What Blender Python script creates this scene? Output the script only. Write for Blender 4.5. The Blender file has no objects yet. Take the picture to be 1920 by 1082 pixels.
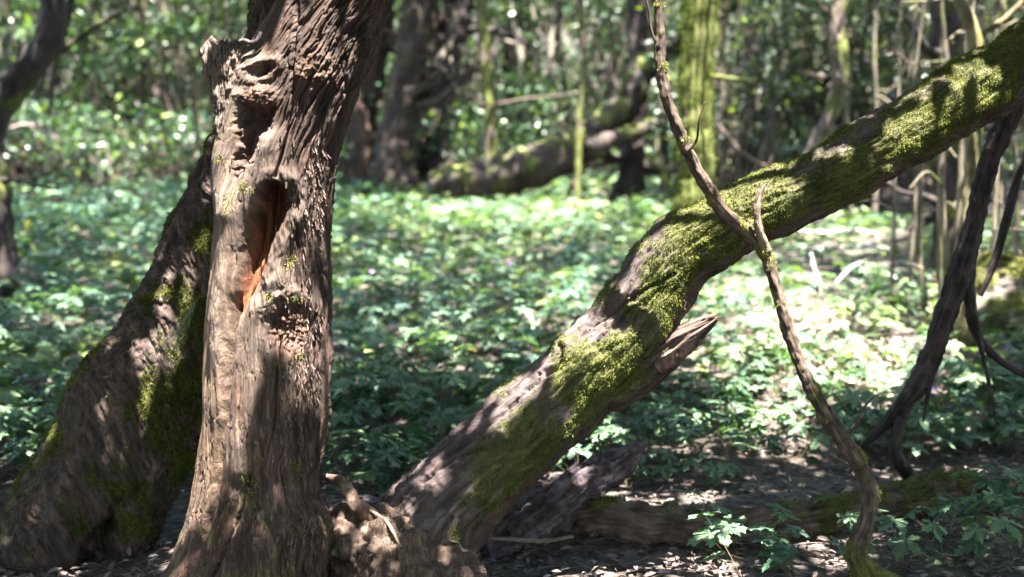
import bpy, math, random
import numpy as np
from mathutils import Matrix, Vector

random.seed(11)
rng = np.random.default_rng(7)
sc = bpy.context.scene
COL = sc.collection

# ------------------------------------------------------------------ camera
F = 2133.0                      # focal length in pixels of the 1920 px wide photograph
PITCH = math.atan(141.0 / F)
CAM = np.array([0.0, 0.0, 1.02])
FWD = np.array([0, math.cos(PITCH), -math.sin(PITCH)])
UP = np.array([0, math.sin(PITCH), math.cos(PITCH)])
RIGHT = np.array([1.0, 0, 0])
cd = bpy.data.cameras.new('camera')
cd.sensor_width = 36.0
cd.lens = 36.0 * F / 1920.0
cd.clip_start = 0.05
cd.clip_end = 600
cd.dof.use_dof = True
cd.dof.focus_distance = 2.98
cd.dof.aperture_fstop = 1.95
cam = bpy.data.objects.new('camera', cd)
COL.objects.link(cam)
cam.location = CAM
cam.rotation_euler = (math.pi / 2 - PITCH, 0, 0)
sc.camera = cam

# ------------------------------------------------------------------ sky, sun, exposure
S = np.array([0.13, -0.25, 0.95])
S = S / np.linalg.norm(S)       # direction towards the sun
w = bpy.data.worlds.new('World')
sc.world = w
w.use_nodes = True
wn = w.node_tree.nodes
sky = wn.new('ShaderNodeTexSky')
sky.sky_type = 'NISHITA'
sky.sun_disc = False
sky.sun_elevation = math.asin(S[2])
sky.sun_rotation = math.atan2(S[0], S[1])
bg = wn['Background']
bg.inputs[1].default_value = 0.11
w.node_tree.links.new(sky.outputs[0], bg.inputs[0])
sl = bpy.data.lights.new('sun', 'SUN')
sl.energy = 5.0
sl.angle = math.radians(0.5)
sl.color = (1.0, 0.95, 0.87)
sun = bpy.data.objects.new('sun', sl)
COL.objects.link(sun)
sun.rotation_euler = Vector(S).to_track_quat('Z', 'Y').to_euler()
vs = sc.view_settings
vs.view_transform = 'Standard'
vs.look = 'None'
vs.gamma = 1.0
vs.use_curve_mapping = False
vs.exposure = 3.9
sc.render.engine = 'CYCLES'
sc.cycles.use_denoising = True
sc.cycles.max_bounces = 6
sc.cycles.diffuse_bounces = 4
sc.cycles.transmission_bounces = 4
sc.cycles.glossy_bounces = 2
sc.cycles.sample_clamp_indirect = 6.0

# ------------------------------------------------------------------ helpers: numbers
def at(px, py, d):
    return CAM + d * (FWD + (px - 960.0) / F * RIGHT - (py - 541.0) / F * UP)

def proj(P):
    r = np.asarray(P) - CAM
    dep = r @ FWD
    return 960 + F * r[..., 0] / dep, 541 - F * (r @ UP) / dep, dep

def sstep(a, b, x):
    t = np.clip((x - a) / (b - a), 0, 1)
    return t * t * (3 - 2 * t)

_perm = np.random.default_rng(3).permutation(256)
_perm = np.concatenate([_perm, _perm, _perm]).astype(np.int64)
_g = np.random.default_rng(4).normal(size=(256, 3)).astype(np.float32)
_g /= np.linalg.norm(_g, axis=1)[:, None]

def pn(x, y, z):
    """gradient noise, about -0.8 .. 0.8"""
    x = np.asarray(x, np.float32); y = np.asarray(y, np.float32); z = np.asarray(z, np.float32)
    x, y, z = np.broadcast_arrays(x, y, z)
    xi = np.floor(x); yi = np.floor(y); zi = np.floor(z)
    fx = x - xi; fy = y - yi; fz = z - zi
    X = xi.astype(np.int64) & 255; Y = yi.astype(np.int64) & 255; Z = zi.astype(np.int64) & 255
    u = fx * fx * fx * (fx * (fx * 6 - 15) + 10)
    v = fy * fy * fy * (fy * (fy * 6 - 15) + 10)
    t = fz * fz * fz * (fz * (fz * 6 - 15) + 10)
    out = 0
    for dx in (0, 1):
        wx = u if dx else 1 - u
        for dy in (0, 1):
            wy = v if dy else 1 - v
            for dz in (0, 1):
                wz = t if dz else 1 - t
                h = _perm[_perm[_perm[X + dx] + Y + dy] + Z + dz]
                g = _g[h]
                out = out + wx * wy * wz * (g[..., 0] * (fx - dx) + g[..., 1] * (fy - dy) + g[..., 2] * (fz - dz))
    return out * 1.5

def fbm(P, s, oct=4, off=0.0, gain=0.5):
    sx, sy, sz = (s, s, s) if np.isscalar(s) else s
    a, o = 1.0, 0
    k = 1.0
    for i in range(oct):
        o = o + a * pn(P[..., 0] * sx * k + off + i * 17.3, P[..., 1] * sy * k + off * 1.7, P[..., 2] * sz * k - off)
        a *= gain
        k *= 2.03
    return o

def cracks(P, s, off, wd):
    return np.exp(-(fbm(P, s, 2, off) / wd) ** 2)

def shelf(P, s, off, k=3.5, e=.3):
    t = fbm(P, s, 3, off) * k
    f = t - np.floor(t)
    return np.floor(t) + sstep(0, e, f) - t * .0

def pl_dist(qx, qy, pts):
    """distance to a polyline"""
    best = np.full(qx.shape, 1e9)
    for (x0, y0), (x1, y1) in zip(pts[:-1], pts[1:]):
        dx, dy = x1 - x0, y1 - y0
        t = np.clip(((qx - x0) * dx + (qy - y0) * dy) / (dx * dx + dy * dy), 0, 1)
        best = np.minimum(best, np.hypot(qx - x0 - t * dx, qy - y0 - t * dy))
    return best

def pg_sd(qx, qy, pts):
    """signed distance to a polygon, positive inside"""
    d = pl_dist(qx, qy, pts + [pts[0]])
    ins = np.zeros(qx.shape, bool)
    n = len(pts)
    for i in range(n):
        x0, y0 = pts[i]; x1, y1 = pts[(i + 1) % n]
        if y0 == y1:
            continue
        c = ((y0 > qy) != (y1 > qy)) & (qx < (x1 - x0) * (qy - y0) / (y1 - y0) + x0)
        ins ^= c
    return np.where(ins, d, -d)

def spline(pts, n):
    """Catmull-Rom through rows of values, n samples evenly along the length of the first 3 columns"""
    pts = np.asarray(pts, float)
    P = np.vstack([2 * pts[0] - pts[1], pts, 2 * pts[-1] - pts[-2]])
    out = []
    m = 24
    for i in range(1, len(P) - 2):
        t = np.linspace(0, 1, m, endpoint=False)[:, None]
        a, b, c, d = P[i - 1], P[i], P[i + 1], P[i + 2]
        out.append(0.5 * (2 * b + (c - a) * t + (2 * a - 5 * b + 4 * c - d) * t ** 2 + (3 * b - a - 3 * c + d) * t ** 3))
    out.append(pts[-1:])
    Q = np.vstack(out)
    L = np.concatenate([[0], np.cumsum(np.linalg.norm(np.diff(Q[:, :3], axis=0), axis=1))])
    s = np.linspace(0, L[-1], n)
    return np.stack([np.interp(s, L, Q[:, k]) for k in range(Q.shape[1])], 1), s

def nrm(v):
    return v / np.maximum(np.linalg.norm(v, axis=-1, keepdims=True), 1e-9)

# ------------------------------------------------------------------ helpers: meshes and objects
def new_mesh(name, V, faces, mat, col=None, smooth=True, grain=None):
    V = np.asarray(V, np.float32).reshape(-1, 3)
    me = bpy.data.meshes.new(name)
    faces = [np.asarray(f, np.int32) for f in faces if len(f)]
    me.vertices.add(len(V))
    me.vertices.foreach_set('co', V.ravel())
    nl = sum(f.size for f in faces)
    npoly = sum(len(f) for f in faces)
    me.loops.add(nl)
    me.loops.foreach_set('vertex_index', np.concatenate([f.ravel() for f in faces]))
    me.polygons.add(npoly)
    st, tot, o = [], [], 0
    for f in faces:
        k = f.shape[1]
        st.append(o + np.arange(len(f)) * k)
        tot.append(np.full(len(f), k))
        o += f.size
    me.polygons.foreach_set('loop_start', np.concatenate(st).astype(np.int32))
    me.polygons.foreach_set('loop_total', np.concatenate(tot).astype(np.int32))
    me.polygons.foreach_set('use_smooth', np.full(npoly, smooth))
    if col is not None:
        col = np.asarray(col, np.float32).reshape(-1, 3)
        a = me.color_attributes.new('Col', 'FLOAT_COLOR', 'POINT')
        a.data.foreach_set('color', np.concatenate([col, np.ones((len(col), 1), np.float32)], 1).ravel())
    if mat is not None and mat.get('grain'):
        gv = V if grain is None else np.asarray(grain, np.float32).reshape(-1, 3)
        ga = me.attributes.new('Grain', 'FLOAT_VECTOR', 'POINT')
        ga.data.foreach_set('vector', gv.ravel())
    me.update(calc_edges=True)
    if mat is not None:
        me.materials.append(mat)
    return me

def link(name, me, parent=None, loc=None):
    o = bpy.data.objects.new(name, me)
    COL.objects.link(o)
    if parent is not None:
        o.parent = parent
        o.matrix_parent_inverse = Matrix.Translation(-parent.location)
    return o

def tag(o, label=None, cat=None, group=None, kind=None):
    if label: o['label'] = label
    if cat: o['category'] = cat
    if group: o['group'] = group
    if kind: o['kind'] = kind
    return o

def thing(name, label, cat, loc=(0, 0, 0), group=None):
    o = bpy.data.objects.new(name, None)
    o.empty_display_size = 0.2
    COL.objects.link(o)
    o.location = tuple(float(v) for v in loc)
    return tag(o, label, cat, group)

def grid_faces(nr, nc, wrap=True):
    i = np.arange(nr - 1)[:, None]
    j = np.arange(nc if wrap else nc - 1)[None, :]
    j2 = (j + 1) % nc
    return np.stack([(i * nc + j), (i * nc + j2), ((i + 1) * nc + j2), ((i + 1) * nc + j)], -1).reshape(-1, 4)

def cap_rings(P, C=None, end=True, start=False, depth=0.0):
    def rings(R):
        c = R.mean(0)
        return [c + (R - c) * k for k in (0.6, 0.2, 0.01)]
    L = [P]
    CL = [C] if C is not None else None
    if end:
        L.append(np.stack(rings(P[-1])))
        if C is not None: CL.append(np.repeat(C[-1:], 3, 0))
    if start:
        L.insert(0, np.stack(rings(P[0])[::-1]))
        if C is not None: CL.insert(0, np.repeat(C[:1], 3, 0))
    return np.concatenate(L), (np.concatenate(CL) if C is not None else None)

def tube_raw(path, nr, nc, ref=None):
    """path rows x,y,z,radius -> P, N, s, phi. phi 0 = top edge seen from the camera, 90 = towards the camera"""
    Q, s = spline(path, nr)
    c, r = Q[:, :3], Q[:, 3]
    t = nrm(np.gradient(c, axis=0))
    ref = -FWD if ref is None else np.asarray(ref, float)
    e2 = nrm(ref - (t @ ref)[:, None] * t)
    e1 = np.cross(t, e2)
    if e1[:, 2].mean() + 0.3 * e1[:, 0].mean() < 0:
        e1 = -e1
    ph = np.linspace(0, 2 * np.pi, nc, endpoint=False)
    N = np.cos(ph)[None, :, None] * e1[:, None] + np.sin(ph)[None, :, None] * e2[:, None]
    P = c[:, None] + r[:, None, None] * N
    return P, N, np.repeat(s[:, None], nc, 1), np.repeat(ph[None], nr, 0), r

def pxpath(rows, d=None):
    """rows px, py, width_px[, depth] -> x,y,z,radius"""
    out = []
    for q in rows:
        dd = q[3] if len(q) > 3 else d
        out.append(np.append(at(q[0], q[1], dd), q[2] * 0.5 * dd / F))
    return np.array(out)

def mix(a, b, t):
    t = np.asarray(t)[..., None]
    return np.asarray(a) * (1 - t) + np.asarray(b) * t

def frames(d, n):
    """columns side, dir, normal"""
    d = nrm(d)
    n = nrm(n - (n * d).sum(-1, keepdims=True) * d)
    s = np.cross(d, n)
    return np.stack([s, d, n], -1)

def scatter(tv, tf, pos, R, scale, col):
    """many copies of a small template as one vertex/face/colour set"""
    tv = np.asarray(tv, np.float32); tf = np.asarray(tf, np.int32)
    n = len(pos)
    scale = np.asarray(scale)
    if scale.ndim == 1:
        scale = np.repeat(scale[:, None], 3, 1)
    loc = tv[None] * scale[:, None, :]
    V = np.einsum('nij,nkj->nki', R, loc) + np.asarray(pos)[:, None]
    Fc = tf[None] + (np.arange(n) * len(tv))[:, None, None]
    C = np.repeat(np.asarray(col)[:, None], len(tv), 1)
    return V.reshape(-1, 3), Fc.reshape(-1, tf.shape[1]), C.reshape(-1, 3)

# ------------------------------------------------------------------ materials
def base_mat(name):
    m = bpy.data.materials.new(name)
    m.use_nodes = True
    nt = m.node_tree
    return m, nt, nt.nodes['Principled BSDF'], nt.nodes['Material Output']

def bark_mat(name, scale=(60, 60, 14), strength=0.5, dist=0.004, rough=0.85, vary=0.35, grain=False):
    m, nt, p, out = base_mat(name)
    N, L = nt.nodes, nt.links
    a = N.new('ShaderNodeAttribute'); a.attribute_name = 'Col'
    tc = N.new('ShaderNodeTexCoord')
    mp = N.new('ShaderNodeMapping'); mp.inputs['Scale'].default_value = scale
    if grain:
        m['grain'] = 1
        ga = N.new('ShaderNodeAttribute'); ga.attribute_name = 'Grain'
        L.new(ga.outputs['Vector'], mp.inputs['Vector'])
    else:
        L.new(tc.outputs['Object'], mp.inputs['Vector'])
    n1 = N.new('ShaderNodeTexNoise'); n1.inputs['Scale'].default_value = 1.0; n1.inputs['Detail'].default_value = 8; n1.inputs['Roughness'].default_value = 0.65
    L.new(mp.outputs[0], n1.inputs['Vector'])
    n2 = N.new('ShaderNodeTexNoise'); n2.inputs['Scale'].default_value = 0.33; n2.inputs['Detail'].default_value = 5
    L.new(mp.outputs[0], n2.inputs['Vector'])
    r = N.new('ShaderNodeMapRange'); r.inputs[1].default_value = 0.25; r.inputs[2].default_value = 0.75
    r.inputs[3].default_value = 1 - vary; r.inputs[4].default_value = 1 + vary
    L.new(n2.outputs[0], r.inputs[0])
    r2 = N.new('ShaderNodeMapRange'); r2.inputs[1].default_value = 0.3; r2.inputs[2].default_value = 0.7
    r2.inputs[3].default_value = 1 - vary * 1.15; r2.inputs[4].default_value = 1 + vary * 1.15
    L.new(n1.outputs[0], r2.inputs[0])
    mu = N.new('ShaderNodeMath'); mu.operation = 'MULTIPLY'
    L.new(r.outputs[0], mu.inputs[0]); L.new(r2.outputs[0], mu.inputs[1])
    sc_ = N.new('ShaderNodeVectorMath'); sc_.operation = 'SCALE'
    L.new(a.outputs['Color'], sc_.inputs[0]); L.new(mu.outputs[0], sc_.inputs['Scale'])
    L.new(sc_.outputs[0], p.inputs['Base Color'])
    b = N.new('ShaderNodeBump'); b.inputs['Strength'].default_value = strength; b.inputs['Distance'].default_value = dist
    L.new(n1.outputs[0], b.inputs['Height'])
    L.new(b.outputs[0], p.inputs['Normal'])
    p.inputs['Roughness'].default_value = rough
    p.inputs['Specular IOR Level'].default_value = 0.25
    return m

def leaf_mat(name, trans=0.35, rough=0.45, spec=0.5, tint=(1.25, 1.3, 0.55)):
    m, nt, p, out = base_mat(name)
    N, L = nt.nodes, nt.links
    a = N.new('ShaderNodeAttribute'); a.attribute_name = 'Col'
    L.new(a.outputs['Color'], p.inputs['Base Color'])
    p.inputs['Roughness'].default_value = rough
    p.inputs['Specular IOR Level'].default_value = spec
    if trans > 0:
        tr = N.new('ShaderNodeBsdfTranslucent')
        v = N.new('ShaderNodeVectorMath'); v.operation = 'MULTIPLY'; v.inputs[1].default_value = tint
        L.new(a.outputs['Color'], v.inputs[0]); L.new(v.outputs[0], tr.inputs['Color'])
        mx = N.new('ShaderNodeMixShader'); mx.inputs[0].default_value = trans
        L.new(p.outputs[0], mx.inputs[1]); L.new(tr.outputs[0], mx.inputs[2])
        L.new(mx.outputs[0], out.inputs['Surface'])
    return m

M_BARK = bark_mat('bark_fine', (170, 170, 13), 1.0, 0.009, vary=.55, grain=True)
M_BARKB = bark_mat('bark_leaning', (150, 150, 16), 1.0, 0.009, vary=.55, grain=True)
M_LOG = bark_mat('bark_log', (150, 150, 14), 0.95, 0.007, vary=.52, grain=True)
M_FAR = bark_mat('bark_far', (18, 18, 5), 0.7, 0.02, vary=0.5)
M_MOSS = leaf_mat('moss', 0.25, 0.8, 0.15, (1.2, 1.2, 0.6))
M_HERB = leaf_mat('herb_leaf', 0.30, 0.50, 0.45, (1.2, 1.3, 0.5))
M_LAUREL = leaf_mat('laurel_leaf', 0.25, 0.38, 0.55, (1.4, 1.5, 0.4))
M_LITTER = leaf_mat('dead_leaf', 0.1, 0.55, 0.4, (1, 1, 1))
M_PETAL = leaf_mat('petal', 0.3, 0.5, 0.3, (1, 1, 1))
M_STEM = leaf_mat('stem', 0.0, 0.6, 0.3)

def ground_mat():
    m, nt, p, out = base_mat('forest_floor')
    N, L = nt.nodes, nt.links
    tc = N.new('ShaderNodeTexCoord')
    def noise(s, d=6, r=0.6):
        n = N.new('ShaderNodeTexNoise'); n.inputs['Scale'].default_value = s; n.inputs['Detail'].default_value = d; n.inputs['Roughness'].default_value = r
        L.new(tc.outputs['Object'], n.inputs['Vector']); return n
    def ramp(src, stops):
        c = N.new('ShaderNodeValToRGB')
        while len(c.color_ramp.elements) < len(stops): c.color_ramp.elements.new(0.5)
        for e, (p_, cl) in zip(c.color_ramp.elements, stops):
            e.position = p_; e.color = (*cl, 1)
        L.new(src, c.inputs[0]); return c
    n1 = noise(9, 9, 0.7)
    soil = ramp(n1.outputs[0], [(0.3, (0.014, 0.010, 0.008)), (0.5, (0.035, 0.025, 0.020)), (0.62, (0.075, 0.055, 0.045)), (0.75, (0.15, 0.115, 0.10))])
    vo = N.new('ShaderNodeTexVoronoi'); vo.inputs['Scale'].default_value = 22; vo.inputs['Randomness'].default_value = 1
    L.new(tc.outputs['Object'], vo.inputs['Vector'])
    vr = ramp(vo.outputs['Color'], [(0.15, (0.018, 0.013, 0.010)), (0.5, (0.055, 0.04, 0.032)), (0.8, (0.12, 0.09, 0.078))])
    mx = N.new('ShaderNodeMix'); mx.data_type = 'RGBA'; mx.inputs[0].default_value = 0.5
    L.new(soil.outputs[0], mx.inputs[6]); L.new(vr.outputs[0], mx.inputs[7])
    n3 = noise(2.2, 5, 0.6)
    gr = ramp(n3.outputs[0], [(0.56, (0, 0, 0)), (0.66, (0.7, 0.7, 0.7))])
    mg = N.new('ShaderNodeMix'); mg.data_type = 'RGBA'; mg.inputs[7].default_value = (0.035, 0.06, 0.018, 1)
    L.new(gr.outputs[0], mg.inputs[0]); L.new(mx.outputs[2], mg.inputs[6])
    L.new(mg.outputs[2], p.inputs['Base Color'])
    b = N.new('ShaderNodeBump'); b.inputs['Strength'].default_value = 0.8; b.inputs['Distance'].default_value = 0.02
    L.new(vo.outputs['Distance'], b.inputs['Height']); L.new(b.outputs[0], p.inputs['Normal'])
    p.inputs['Roughness'].default_value = 0.9
    return m

# ------------------------------------------------------------------ the ground
_gy = np.array([-30, -5, 0, 3.2, 5, 7, 10, 14, 18, 22, 26, 32, 40, 60, 150, 400])
_gzv = np.array([-.8, -.12, -.03, 0.0, .165, .36, .645, 1.02, 1.45, 1.95, 2.7, 4.6, 7.6, 15, 26, 30])

def gz(x, y):
    x = np.asarray(x, float); y = np.asarray(y, float)
    z = np.interp(y, _gy, _gzv)
    return z + 0.045 * pn(x * 0.9, y * 0.9, 3.3) * np.clip((y + 3) / 6, 0, 1) + 0.02 * pn(x * 2.7, y * 2.7, 9.1) \
        + 0.5 * pn(x * 0.13, y * 0.13, 1.5) * sstep(16, 30, y)

def ground_px(px, py):
    """the point of the ground seen at a pixel"""
    d = np.linspace(2.2, 40, 3000)
    P = CAM + d[:, None] * (FWD + (px - 960.0) / F * RIGHT - (py - 541.0) / F * UP)
    k = np.argmax(P[:, 2] < gz(P[:, 0], P[:, 1]))
    return P[k], d[k]

yy = np.concatenate([np.linspace(-30, 1.5, 20, endpoint=False), np.linspace(1.5, 8, 160, endpoint=False),
                     np.linspace(8, 26, 130, endpoint=False), np.linspace(26, 60, 50, endpoint=False), np.linspace(60, 400, 30)])
tt = np.linspace(-1, 1, 151)
hw = np.clip(4.5 + np.abs(yy) * 1.1, 5, 400)
GX = np.sign(tt)[None] * np.abs(tt)[None] ** 1.15 * hw[:, None]
GY = np.repeat(yy[:, None], len(tt), 1)
gP = np.stack([GX, GY, gz(GX, GY)], -1)
g = link('ground', new_mesh('ground', gP, [grid_faces(len(yy), len(tt), False)], ground_mat()))
tag(g, 'dark forest floor of soil and leaf litter rising to a slope', None, kind='structure')

# ------------------------------------------------------------------ trunk built from its outline rows
def row_trunk(rows, d, step, nf, nb, ratio=0.9):
    rows = np.array(rows, float)
    py = np.arange(rows[0, 0], rows[-1, 0] + step, step)
    if rows[0, 0] < -60:
        py = np.concatenate([np.arange(rows[0, 0], -30, 8), np.arange(-30, 1100, step), np.arange(1100, rows[-1, 0] + 6, 6)])
    # smooth interpolation of the outline
    def sm(k):
        v = np.interp(py, rows[:, 0], rows[:, k])
        n = 9 if rows[0, 0] < -60 else max(3, int(30 / step)) | 1
        ker = np.hanning(n + 2)[1:-1]; ker /= ker.sum()
        return np.convolve(np.pad(v, n // 2, mode='edge'), ker, 'valid')
    L, R = sm(1), sm(2)
    dd = sm(3) if rows.shape[1] > 3 else np.full(len(py), d)
    c = CAM + dd[:, None] * (FWD + ((L + R)[:, None] / 2 - 960.0) / F * RIGHT - (py[:, None] - 541.0) / F * UP)
    a = (R - L) / 2 * dd / F
    b = a * ratio
    th = np.concatenate([np.linspace(0, np.pi, nf, endpoint=False), np.linspace(np.pi, 2 * np.pi, nb, endpoint=False)])
    ct, st = np.cos(th), np.sin(th)
    P = c[:, None] + (a[:, None] * ct)[..., None] * np.array([1, 0, 0]) + (b[:, None] * st)[..., None] * np.array([0, -1.0, 0])
    N = nrm(np.stack([np.repeat(ct[None] * ratio, len(py), 0), np.repeat(-st[None], len(py), 0), np.zeros((len(py), len(th)))], -1))
    return P, N, np.repeat(th[None], len(py), 0), a

def blades(P, N, prob, n, lmin, lmax, wdt, colA, colB, grav=0.35, spread=0.8, seed=1, lift=0.0, curl=0.4):
    """short curved moss blades growing on a surface where prob is high"""
    r = np.random.default_rng(seed)
    Pf = P.reshape(-1, 3); Nf = N.reshape(-1, 3); pf = np.clip(prob.ravel(), 0, None)
    idx = r.choice(len(Pf), n, p=pf / pf.sum())
    pos = Pf[idx] + r.normal(0, 0.0015, (n, 3)) + Nf[idx] * lift
    nn = Nf[idx]
    d = nrm(nn + r.normal(0, spread, (n, 3)) * 0.6 + np.array([0, 0, -grav]))
    fl = (d * nn).sum(1)
    d = np.where(fl[:, None] < 0.1, nrm(d + nn * (0.35 - fl)[:, None]), d)
    R = frames(d, nrm(r.normal(0, 1, (n, 3))))
    tv = [[-.6, 0, 0], [.6, 0, 0], [0, 1, .3 * curl]]
    tf = [[0, 1, 2]]
    if lmax > .016:
        tv = [[-.5, 0, 0], [.5, 0, 0], [.05, .6, .05 * curl], [0, 1, .5 * curl]]
        tf = [[0, 1, 2], [0, 2, 3]]
    ln = r.uniform(lmin, lmax, n)
    sc_ = np.stack([np.full(n, wdt) * r.uniform(.7, 1.3, n), ln, ln], 1)
    t = np.clip(r.normal(.5, .3, n) + 0.7 * fbm(pos, 14, 2), 0, 1)
    return scatter(tv, tf, pos, R, sc_, mix(colA, colB, t))

SUN_SPOTS = []        # px, py, depth, radius px: places where light falls through the crown
HERO = []             # surfaces that the crown leaves are placed to shade

# ================================================================== gnarled tree
A_ROWS = [(-260, 640, 840), (-140, 585, 790), (-60, 552, 756), (0, 524, 735), (50, 494, 716), (100, 468, 700), (150, 447, 683), (200, 427, 662),
          (250, 415, 645), (300, 410, 633), (400, 407, 627), (500, 404, 622), (600, 399, 622), (700, 391, 621), (780, 386, 619),
          (850, 378, 609), (890, 370, 598), (930, 360, 602), (960, 352, 617), (1000, 340, 624), (1040, 327, 618), (1082, 308, 606),
          (1140, 270, 612), (1220, 215, 640)]
DA = 3.02
P, N, TH, aA = row_trunk(A_ROWS, DA, 1.55, 280, 44, 0.85)
qx, qy, _ = proj(P)
sh = P.shape[:2]
fr = sstep(-0.05, 0.2, np.sin(TH))
warp = 0.007 * fbm(P, 9, 3, 5)
W = P.copy(); W[..., 0] += warp + 0.30 * (P[..., 2] - 0.8) * sstep(1.0, 1.7, P[..., 2]) * -1; W[..., 1] += warp
lowf = fbm(P, (7, 7, 3), 3, 2)
r1 = 1 - np.abs(fbm(W, (30, 30, 5.0), 2, 1)) * 1.6
r2 = 1 - np.abs(fbm(W, (75, 75, 16), 2, 8)) * 1.6
r3 = fbm(W, (170, 170, 16), 2, 3)
crackx = np.interp(qy, [330, 400, 475, 540, 620, 750, 850, 950, 1050], [462, 455, 452, 446, 440, 427, 411, 395, 362])
streak = fbm(W, (70, 70, 2.5), 2, 4)
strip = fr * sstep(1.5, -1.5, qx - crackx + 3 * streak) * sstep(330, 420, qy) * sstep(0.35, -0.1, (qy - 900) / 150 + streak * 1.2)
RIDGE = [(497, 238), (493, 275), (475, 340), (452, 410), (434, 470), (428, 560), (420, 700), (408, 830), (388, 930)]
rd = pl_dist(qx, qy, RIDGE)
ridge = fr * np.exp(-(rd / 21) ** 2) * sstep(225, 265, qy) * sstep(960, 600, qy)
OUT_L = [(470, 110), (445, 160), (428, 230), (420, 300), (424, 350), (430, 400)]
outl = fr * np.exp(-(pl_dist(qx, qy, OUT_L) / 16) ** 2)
HOLLOW = [(500, 342), (515, 337), (537, 350), (547, 378), (541, 405), (521, 435), (506, 478), (487, 520), (468, 560), (452, 600), (440, 640), (438, 600),
          (446, 540), (457, 475), (468, 415), (484, 362)]
hrg = fbm(P, (38, 38, 14), 3, 29)
hs = pg_sd(qx + 5 * lowf + 3.5 * hrg, qy + 4 * hrg, HOLLOW)
hol = fr * sstep(-3, 8, hs)
rim = fr * np.exp(-((hs + 16) / 15) ** 2) * sstep(470, 520, qx + (qy - 360) * 0.35) * sstep(640, 520, qy)
RECESS = [(452, 205), (470, 188), (500, 196), (515, 215), (505, 245), (490, 262), (480, 300), (462, 325), (447, 330), (445, 270)]
rgh = fbm(P, 40, 3, 19)
rs = pg_sd(qx + 9 * rgh, qy + 9 * fbm(P, 40, 3, 23), RECESS)
rec = fr * sstep(-5, 10, rs)
lump = fr * np.exp(-(((qx - 487) / 34) ** 2 + ((qy - 182) / 22) ** 2) ** 2)
ex, ey = (qx - 494) + 0.25 * (qy - 132) + 6 * rgh, (qy - 132) + 0.35 * (qx - 494) + 4 * rgh
eye = fr * np.exp(-((ex / 13) ** 2 + (ey / 7) ** 2) ** 1.2)
eyerim = fr * np.exp(-((np.sqrt((ex / 26) ** 2 + (ey / 17) ** 2) - 1) / 0.35) ** 2)
vcr = fr * np.exp(-(pl_dist(qx + 1.5 * r3, qy, [(560, 5), (553, 60), (549, 110), (547, 200), (541, 250), (530, 285), (517, 330)]) / 3.2) ** 2)
lcr = fr * np.exp(-((qx - crackx + 1.5 * streak) / 5.0) ** 2) * sstep(540, 590, qy) * sstep(1060, 960, qy)
lcr2 = fr * np.exp(-(pl_dist(qx + 2 * r3, qy, [(520, 620), (521, 700), (516, 790), (505, 850)]) / 2.2) ** 2)
lcr3 = fr * np.exp(-(pl_dist(qx + 2 * r3, qy, [(470, 890), (452, 960), (425, 1020), (400, 1080)]) / 3) ** 2)
burl = fr * np.exp(-(((qx - 590) / 42) ** 2 + ((qy - 135) / 40) ** 2) ** 1.3)
kn = np.sqrt(((qx - 545 + 8 * rgh) / 42) ** 2 + ((qy - 612 + 10 * rgh) / 55) ** 2)
knot = fr * sstep(1.05, 0.6, kn)
knrim = fr * np.exp(-((kn - 1.15) / 0.22) ** 2) * sstep(650, 560, qy)
fold = fr * np.exp(-(pl_dist(qx, qy, [(522, 520), (500, 548), (482, 600), (478, 680), (472, 780), (455, 880)]) / 24) ** 2)
bulge = fr * np.exp(-(((qx - 560) / 60) ** 2 + ((qy - 985) / 55) ** 2) ** 1.2)
smooth = np.clip(strip + ridge * 1.2 + outl + 0.8 * fold * sstep(760, 600, qy) + rim * .4 + 0.7 * fr * sstep(525, 480, qx) * sstep(110, 60, np.abs(qy - 80)), 0, 1)
barky = (1 - 0.86 * smooth) * (.5 + .5 * sstep(500, 600, qx + 20 * lowf))
rough_ = np.clip(rec + lump + knot + burl * .8, 0, 1)
right = sstep(470, 600, qx)
D = 0.012 * lowf
k1 = cracks(W, (26, 26, 1.6), 101, .07); k2 = cracks(W, (62, 62, 3.4), 103, .09); k3 = cracks(W, (140, 140, 9), 107, .13)
sf = shelf(W, (34, 34, 2.6), 109, 3.0, .18)
grn = fbm(W, (230, 230, 4), 2, 117)
D += barky * ((r1 - 0.62) * 0.0045 - k1 * .011 * (.5 + .7 * right) - k2 * .0055 - k3 * .0022 + sf * .0028 * (.5 + .6 * right) + r3 * 0.0016 + grn * .0014)
D += smooth * (streak * 0.0022 - .002 * cracks(W, (60, 60, 3), 111, .1))
D += rough_ * (0.012 * fbm(P, 45, 3, 6) + 0.006 * fbm(P, 130, 2, 2))
D += 0.044 * ridge + 0.026 * outl - 0.12 * hol * np.interp(qy, [340, 420, 500, 560, 640], [1, .8, .38, .22, .15]) + 0.020 * rim * (.8 + .9 * hrg) - 0.036 * rec * (1 - lump * .8) + 0.020 * lump
D += -0.032 * eye + 0.010 * eyerim - 0.020 * vcr - 0.05 * lcr - 0.010 * lcr2 - 0.014 * lcr3 + 0.016 * burl - 0.012 * knot + 0.010 * knrim + 0.018 * fold + 0.02 * bulge
holin = hol * fr
D += -0.014 * holin * np.exp(-(pl_dist(qx, qy, [(512, 345), (505, 430), (490, 490), (462, 560)]) / 3) ** 2) + holin * (0.008 * fbm(W, (45, 45, 9), 3, 7) - .010 * cracks(W, (40, 40, 3), 113, .1))
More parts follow.
